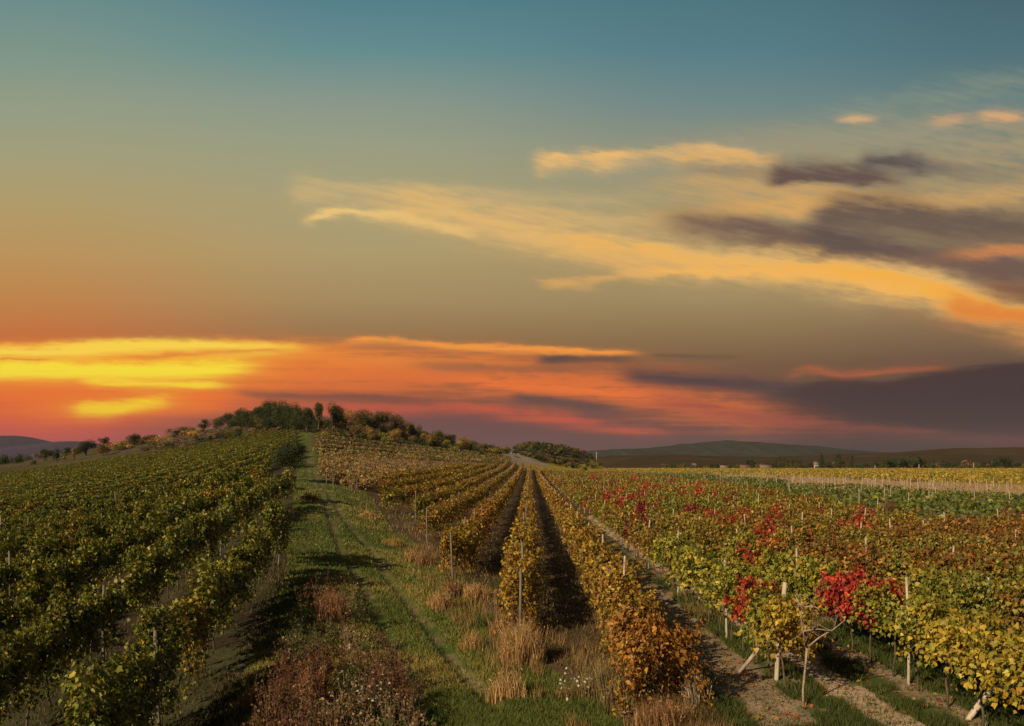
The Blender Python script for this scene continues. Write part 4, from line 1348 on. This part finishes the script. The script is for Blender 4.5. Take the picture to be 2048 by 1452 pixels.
for px, py, w, h, p, l in ((1168, 944, 16, 12, 'dark', 'round dark shrub at the foot of the small hill'), (1248, 950, 13, 9, 'deepgreen', 'small spiky green shrub at the far edge of the red vines'),
                           (1415, 950, 16, 5, 'brown', 'flat brown shrub at the near edge of the yellow field'), (1560, 958, 22, 8, 'olive', 'olive brown shrub in the pale straw strip'),
                           (1712, 963, 28, 9, 'brown', 'brown shrub in line between straw strip and yellow field'), (1788, 966, 22, 10, 'rusty', 'rusty shrub in the line along the straw strip'),
                           (1828, 968, 22, 11, 'brown', 'brown shrub right of the rusty one along the straw strip'), (1640, 1018, 48, 42, 'brown', 'reddish brown bush between the white posts'),
                           (1520, 995, 42, 28, 'brown', 'low reddish bush left among the white posts'), (1780, 1046, 46, 50, 'brown', 'brown bush in the middle of the posts on the right'),
                           (1682, 1030, 34, 38, 'rusty', 'rusty bush just right of the reddish brown bush'), (2030, 1082, 90, 76, 'brown', 'large dark brown bush at the right edge of the photo')):
    shrub(px, py, w, h, p, l, 'shrubs scattered over the plain')

# ------------------------------------------------------------------ far vineyards
def far_vines(pile, pts, n_, leaf, h, w, cols_, rg):
    pts = np.asarray(pts, float); q = len(pts)
    P = np.repeat(pts, n_, 0) + np.stack([rg.uniform(-w, w, q * n_), rg.normal(0, w * .3, q * n_), rg.uniform(.15 * h, h, q * n_)], 1)
    Nn = rg.normal(0, .6, P.shape) + np.array([0, -.5, .6])
    C_ = np.array(cols_)[rg.integers(0, len(cols_), len(P))] * rg.uniform(.7, 1.3, (len(P), 1)) * np.repeat(rg.uniform(.75, 1.25, q), n_)[:, None]
    add_leaves(pile, P, Nn, rg.normal(0, 1, P.shape), leaf * rg.uniform(.6, 1.3, len(P)), C_, False)


rg = np.random.default_rng(5)
yp = Pile(); pts = []
for r_ in range(150):
    y0 = 200 + r_ * 4.0
    if r_ % 23 in (0, 1): continue
    x = np.arange(15, 620, 2.6) + rg.uniform(0, 2)
    y = y0 + (x - 200) * .05 + rg.normal(0, .3, len(x))
    px, py = proj(x, y, 0)
    m = (px > 1110) & (px < 2250) & (py < ip(px, LINE_Y) + .5) & (y < 760) & (rg.uniform(0, 1, len(x)) < .96)
    pts.append(np.stack([x[m], y[m], np.zeros(m.sum())], 1))
pts = np.concatenate(pts); print('yellow', len(pts))
far_vines(yp, pts, 14, .55, 1.8, 1.4, [(.42, .29, .035), (.34, .26, .035), (.24, .20, .03), (.46, .27, .035), (.16, .15, .03)], rg)
tag(link('yellow_vineyard', yp.mesh('yellow_vineyard', M_LEAF)), 'golden yellow vineyard stretching over the plain to the tree line', 'vineyard', kind='stuff')

gp2 = Pile(); pts = []
for a in range(90):
    for b in range(160):
        x = 10 + a * 2.6; y = 62 + b * 1.7
        px, py = proj(x, y, 0)
        if 1150 < px < 2160 and py > 930 + (ip(px, LINE_T) - 930) * 1.16 and py < 932 + (ip(px, LINE_G) - 930) * 1.75 and vnoise(x / 7, y / 12, 91, 2) > .4:
            pts.append((x, y, float(zg(x, y))))
far_vines(gp2, pts, 34, .30, 1.5, .8, [(.06, .09, .018), (.09, .12, .02), (.13, .14, .025), (.22, .20, .035)], rg)
tag(link('green_vineyard_strip', gp2.mesh('green_vineyard', M_LEAF)), 'green vine strip with white posts behind the red speckled vineyard', 'vineyard', kind='stuff')

sg = Pile(); n = 160000      # pale dry grass of the fallow strip
y = rg.uniform(60, 330, n); x = rg.uniform(.1, .62, n) * y
px, py = proj(x, y, 0)
m = (py > ip(px, LINE_Y)) & (py < 930 + (ip(px, LINE_T) - 930) * 1.16) & (px > 1250)
x, y = x[m], y[m]; q = len(x)
blades(sg, x, y, zg(x, y), rg.uniform(.3, .8, q), .0006 * y, .4, np.array([(.44, .32, .18), (.36, .25, .13), (.30, .19, .10)])[rg.integers(0, 3, q)], rg)
tag(link('straw_grass', sg.mesh('straw_grass', M_GRASS)), 'pale straw grass of the fallow strip across the plain', 'grass', kind='stuff')

tpile = Pile(); pts = []
for j in range(4):
    y0, y1 = 874 + j * 11.0, 915 + j * 3.6
    for t in np.linspace(0, 1, 150):
        if PRNG.random() < .1: continue
        x, y = unproj(634 + t * 385, y0 + (y1 - y0) * t ** .9)
        if y < 420: pts.append((x, y, float(zg(x, y))))
far_vines(tpile, pts, 16, .4, 1.05, .8, [(.17, .145, .035), (.24, .17, .04), (.11, .11, .028), (.32, .20, .05)], rg)
tag(link('terraced_vineyard', tpile.mesh('terraced_vineyard', M_LEAF)), 'olive brown terraced vine rows crossing the slope below the trees', 'vineyard', kind='stuff')

spile = Pile(); pts = []
for k in range(1500):
    px = PRNG.uniform(640, 1012); py = PRNG.uniform(902, 984)
    if inpoly(np.array([px]), np.array([py]), SPARSE)[0]:
        x, y = unproj(px, py)
        if y < 330: pts.append((x, y, float(zg(x, y))))
far_vines(spile, pts, 16, .26, 1.0, .5, [(.28, .14, .04), (.34, .19, .05), (.22, .12, .035), (.14, .12, .035), (.16, .14, .03), (.30, .21, .10)], rg)
tag(link('sparse_orange_vineyard', spile.mesh('sparse_orange_vineyard', M_LEAF)), 'thin orange vineyard patch on the slope right of the track', 'vineyard', kind='stuff')

opile = Pile(); pts = []
for poly in ([(300, 862), (318, 860), (395, 866), (392, 873), (350, 870), (305, 866)], [(275, 872), (345, 880), (355, 886), (290, 884)], [(205, 886), (255, 884), (262, 898), (215, 902)], [(385, 846), (432, 846), (430, 852), (380, 856)]):
    pa = np.array(poly, float)
    for k in range(420):
        px = PRNG.uniform(pa[:, 0].min(), pa[:, 0].max()); py = PRNG.uniform(pa[:, 1].min(), pa[:, 1].max())
        if inpoly(np.array([px]), np.array([py]), poly)[0]:
            x, y = unproj(px, py)
            if y < 500: pts.append((x, y, float(zg(x, y))))
print("orange", len(pts))
far_vines(opile, pts, 14, .6, 1.2, 1.0, [(.38, .19, .035), (.34, .15, .03), (.42, .25, .04)], rg)
tag(link('orange_ridge_vineyard', opile.mesh('orange_ridge_vineyard', M_LEAF)), 'bright orange vine plots on the left ridge', 'vineyard', kind='stuff')

# ------------------------------------------------------------------ tree line, houses and poles on the plain
PL = 'trees at the far edge of the plain'
for px, h, w, l in ((1643, 27, 11, 'first tall dark poplar of the three standing apart'), (1678, 30, 11, 'middle and tallest of the three poplars standing apart'), (1704, 26, 8, 'last and slimmest of the three poplars standing apart'),
                    (1505, 19, 9, 'lone pointed dark tree left of the poplar row'), (1552, 19, 6, 'short poplar at the left end of the poplar row'), (1560, 23, 7, 'tall poplar second in the poplar row'),
                    (1568, 22, 7, 'tall poplar third in the poplar row'), (1576, 18, 6, 'low poplar in the middle of the poplar row'), (1586, 18, 7, 'low poplar fifth in the poplar row'),
                    (1594, 19, 6, 'poplar sixth in the poplar row'), (1601, 18, 7, 'poplar at the right end of the poplar row')):
    tree(px, 941, w * 1.2, h * 1.25, 'dark', l, PL, nm='poplar_tree', cat='poplar', shape='column', dist=770, n_=500, trunk=.1)
tree(2004, 942, 42, 31, 'dark', 'big dark round tree standing before the right hill', PL, dist=745, n_=1500)
tree(1974, 942, 16, 14, 'rusty', 'small rusty tree left of the big dark tree', PL, dist=760)
for k, px in enumerate(range(1770, 1850, 9)):
    tree(px, 941, 18, PRNG.uniform(21, 28), 'dark' if k % 3 else 'deepgreen', 'dark green tree in the dense clump right of the three poplars', PL, dist=775 + (k % 3) * 6, n_=420)
for k in range(64):
    px = 1330 + k * 11.6 + PRNG.uniform(-4, 4)
    hh = PRNG.uniform(11, 21) * (1.0 if px > 1480 else .6)
    tree(px, 941, PRNG.uniform(14, 26), hh, PRNG.choice(['olive', 'deepgreen', 'dark', 'deepgreen', 'dark', 'rusty']), 'small mixed autumn tree in the low tree line edging the plain', PL + ', low ones', dist=790 + PRNG.uniform(0, 60), n_=260, trunk=.12)


def house(px, dist, w, d_, hw, hr, wall, roof, label):
    x = (px - 1024) / F * dist
    r = empty('house', (x, dist, 0), label, 'house', 'houses of the village beyond the plain')
    def poly(name, V_, Fc, c, m): 
        pl = Pile()
        for f in Fc: pl.add(np.zeros((0, 3)) if pl.n else np.array(V_, float), np.array([f]) - pl.n, np.array([c]))
        return link(name, pl.mesh(name, m), r)
    a, b = w / 2, d_ / 2
    pl = Pile(); V_ = np.array([(-a, -b, -1), (a, -b, -1), (a, b, -1), (-a, b, -1), (-a, -b, hw), (a, -b, hw), (a, b, hw), (-a, b, hw), (-a, 0, hw + hr), (a, 0, hw + hr)], float)
    pl.add(V_, np.array([(0, 1, 5, 4), (1, 2, 6, 5), (2, 3, 7, 6), (3, 0, 4, 7)]), np.tile(wall, (4, 1)))
    pl.add(np.zeros((0, 3)), np.array([(4, 7, 8), (5, 9, 6)]) - pl.n, np.tile(wall, (2, 1)))
    link('wall', pl.mesh('wall', M_PAINT), r)
    pl = Pile(); e = .4
    V_ = np.array([(-a - e, -b - e, hw - .15), (a + e, -b - e, hw - .15), (a + e, 0, hw + hr + .12), (-a - e, 0, hw + hr + .12), (-a - e, b + e, hw - .15), (a + e, b + e, hw - .15)], float)
    V2 = V_ + np.array([0, 0, .25])
    pl.add(np.vstack([V_, V2]), np.array([(0, 1, 2, 3), (3, 2, 5, 4), (6, 9, 8, 7), (9, 10, 11, 8), (0, 6, 7, 1), (4, 5, 11, 10), (0, 3, 9, 6), (3, 4, 10, 9), (1, 7, 8, 2), (2, 8, 11, 5)]), np.tile(roof, (10, 1)))
    link('roof', pl.mesh('roof', M_PAINT), r)
    for k in (-.28, .05, .3):
        pl = Pile(); cx = k * w; z0, z1 = hw * .4, hw * .75
        V_ = np.array([(cx - .5, -b - .03, z0), (cx + .5, -b - .03, z0), (cx + .5, -b - .03, z1), (cx - .5, -b - .03, z1)])
        V_ = np.vstack([V_, V_ + np.array([0, .02, 0])])
        pl.add(V_, np.array([(0, 1, 2, 3), (0, 4, 5, 1), (3, 2, 6, 7)]), np.tile((.05, .05, .06), (3, 1)))
        link('window', pl.mesh('window', M_PAINT), r)


def paint_builder():
    p = NT.nodes.new('ShaderNodeBsdfPrincipled')
    NT.links.new(cmul(attr(), M('MULTIPLY_ADD', objnoise(1.2), .4, .8)).k, p.inputs['Base Color'])
    p.inputs['Roughness'].default_value = .8
    return p.outputs[0]


M_PAINT = mat('plaster', paint_builder)
house(1531, 742, 9, 6, 2.2, 2.0, (.24, .22, .19), (.2, .12, .09), 'low white house with pale walls left of the poplar row')
house(1632, 748, 3.2, 3.2, 4.6, 2.2, (.36, .33, .29), (.2, .13, .1), 'small narrow white tower house beside the first tall poplar')
house(1448, 740, 6, 5, 2.2, 1.5, (.24, .22, .19), (.24, .14, .1), 'small white house far left on the edge of the plain')
house(1490, 746, 8, 6, 2.2, 2.0, (.22, .16, .13), (.16, .08, .06), 'reddish roofed house right of the small white house')
house(1388, 820, 4, 5, 4.0, 1.6, (.55, .5, .44), (.3, .22, .18), 'tiny white house left before the green hill')
for px, dist, h, l in ((1193, 640, 13.5, 'tall lone utility pole at the foot of the green hill'), (1947, 700, 6, 'short pale pole before the trees on the right'), (1838, 710, 5, 'short thin pole beside the dense tree clump'), (1750, 705, 4.0, 'very short pole under the low trees')):
    x = (px - 1024) / F * dist
    pl = Pile()
    tube(pl, [(0, 0, -.5), (0, 0, h * .5), (0, 0, h)], np.array([.28, .24, .2]), (1, 1, 1), 6)
    if h > 8: tube(pl, [(-.9, 0, h - .5), (.9, 0, h - .5)], .1, (1, 1, 1), 4)
    tag(link('utility_pole', pl.mesh('pole', M_POST), loc=(x, dist, 0)), l, 'pole')
print('objects', len(bpy.data.objects))

# ------------------------------------------------------------------ haze over the plain
M_AIR = bpy.data.materials.new('air')
M_AIR.use_nodes = True
nt = M_AIR.node_tree
nt.nodes.clear()
pv = nt.nodes.new('ShaderNodeVolumePrincipled')
pv.inputs['Color'].default_value = (.42, .38, .44, 1)
pv.inputs['Density'].default_value = 5e-5
pv.inputs['Anisotropy'].default_value = 0.0
mo = nt.nodes.new('ShaderNodeOutputMaterial')
nt.links.new(pv.outputs[0], mo.inputs['Volume'])
x0, x1, y0, y1, z0, z1 = -8200., 8200., -400., 8600., -60., 262.
bv = [(x, y, z) for z in (z0, z1) for y in (y0, y1) for x in (x0, x1)]
bf = np.array([(0, 2, 3, 1), (4, 5, 7, 6), (0, 1, 5, 4), (2, 6, 7, 3), (0, 4, 6, 2), (1, 3, 7, 5)])
tag(link('haze', new_mesh('haze', bv, [bf], M_AIR)), 'thin evening haze over the vineyards and the plain', 'haze', kind='stuff')
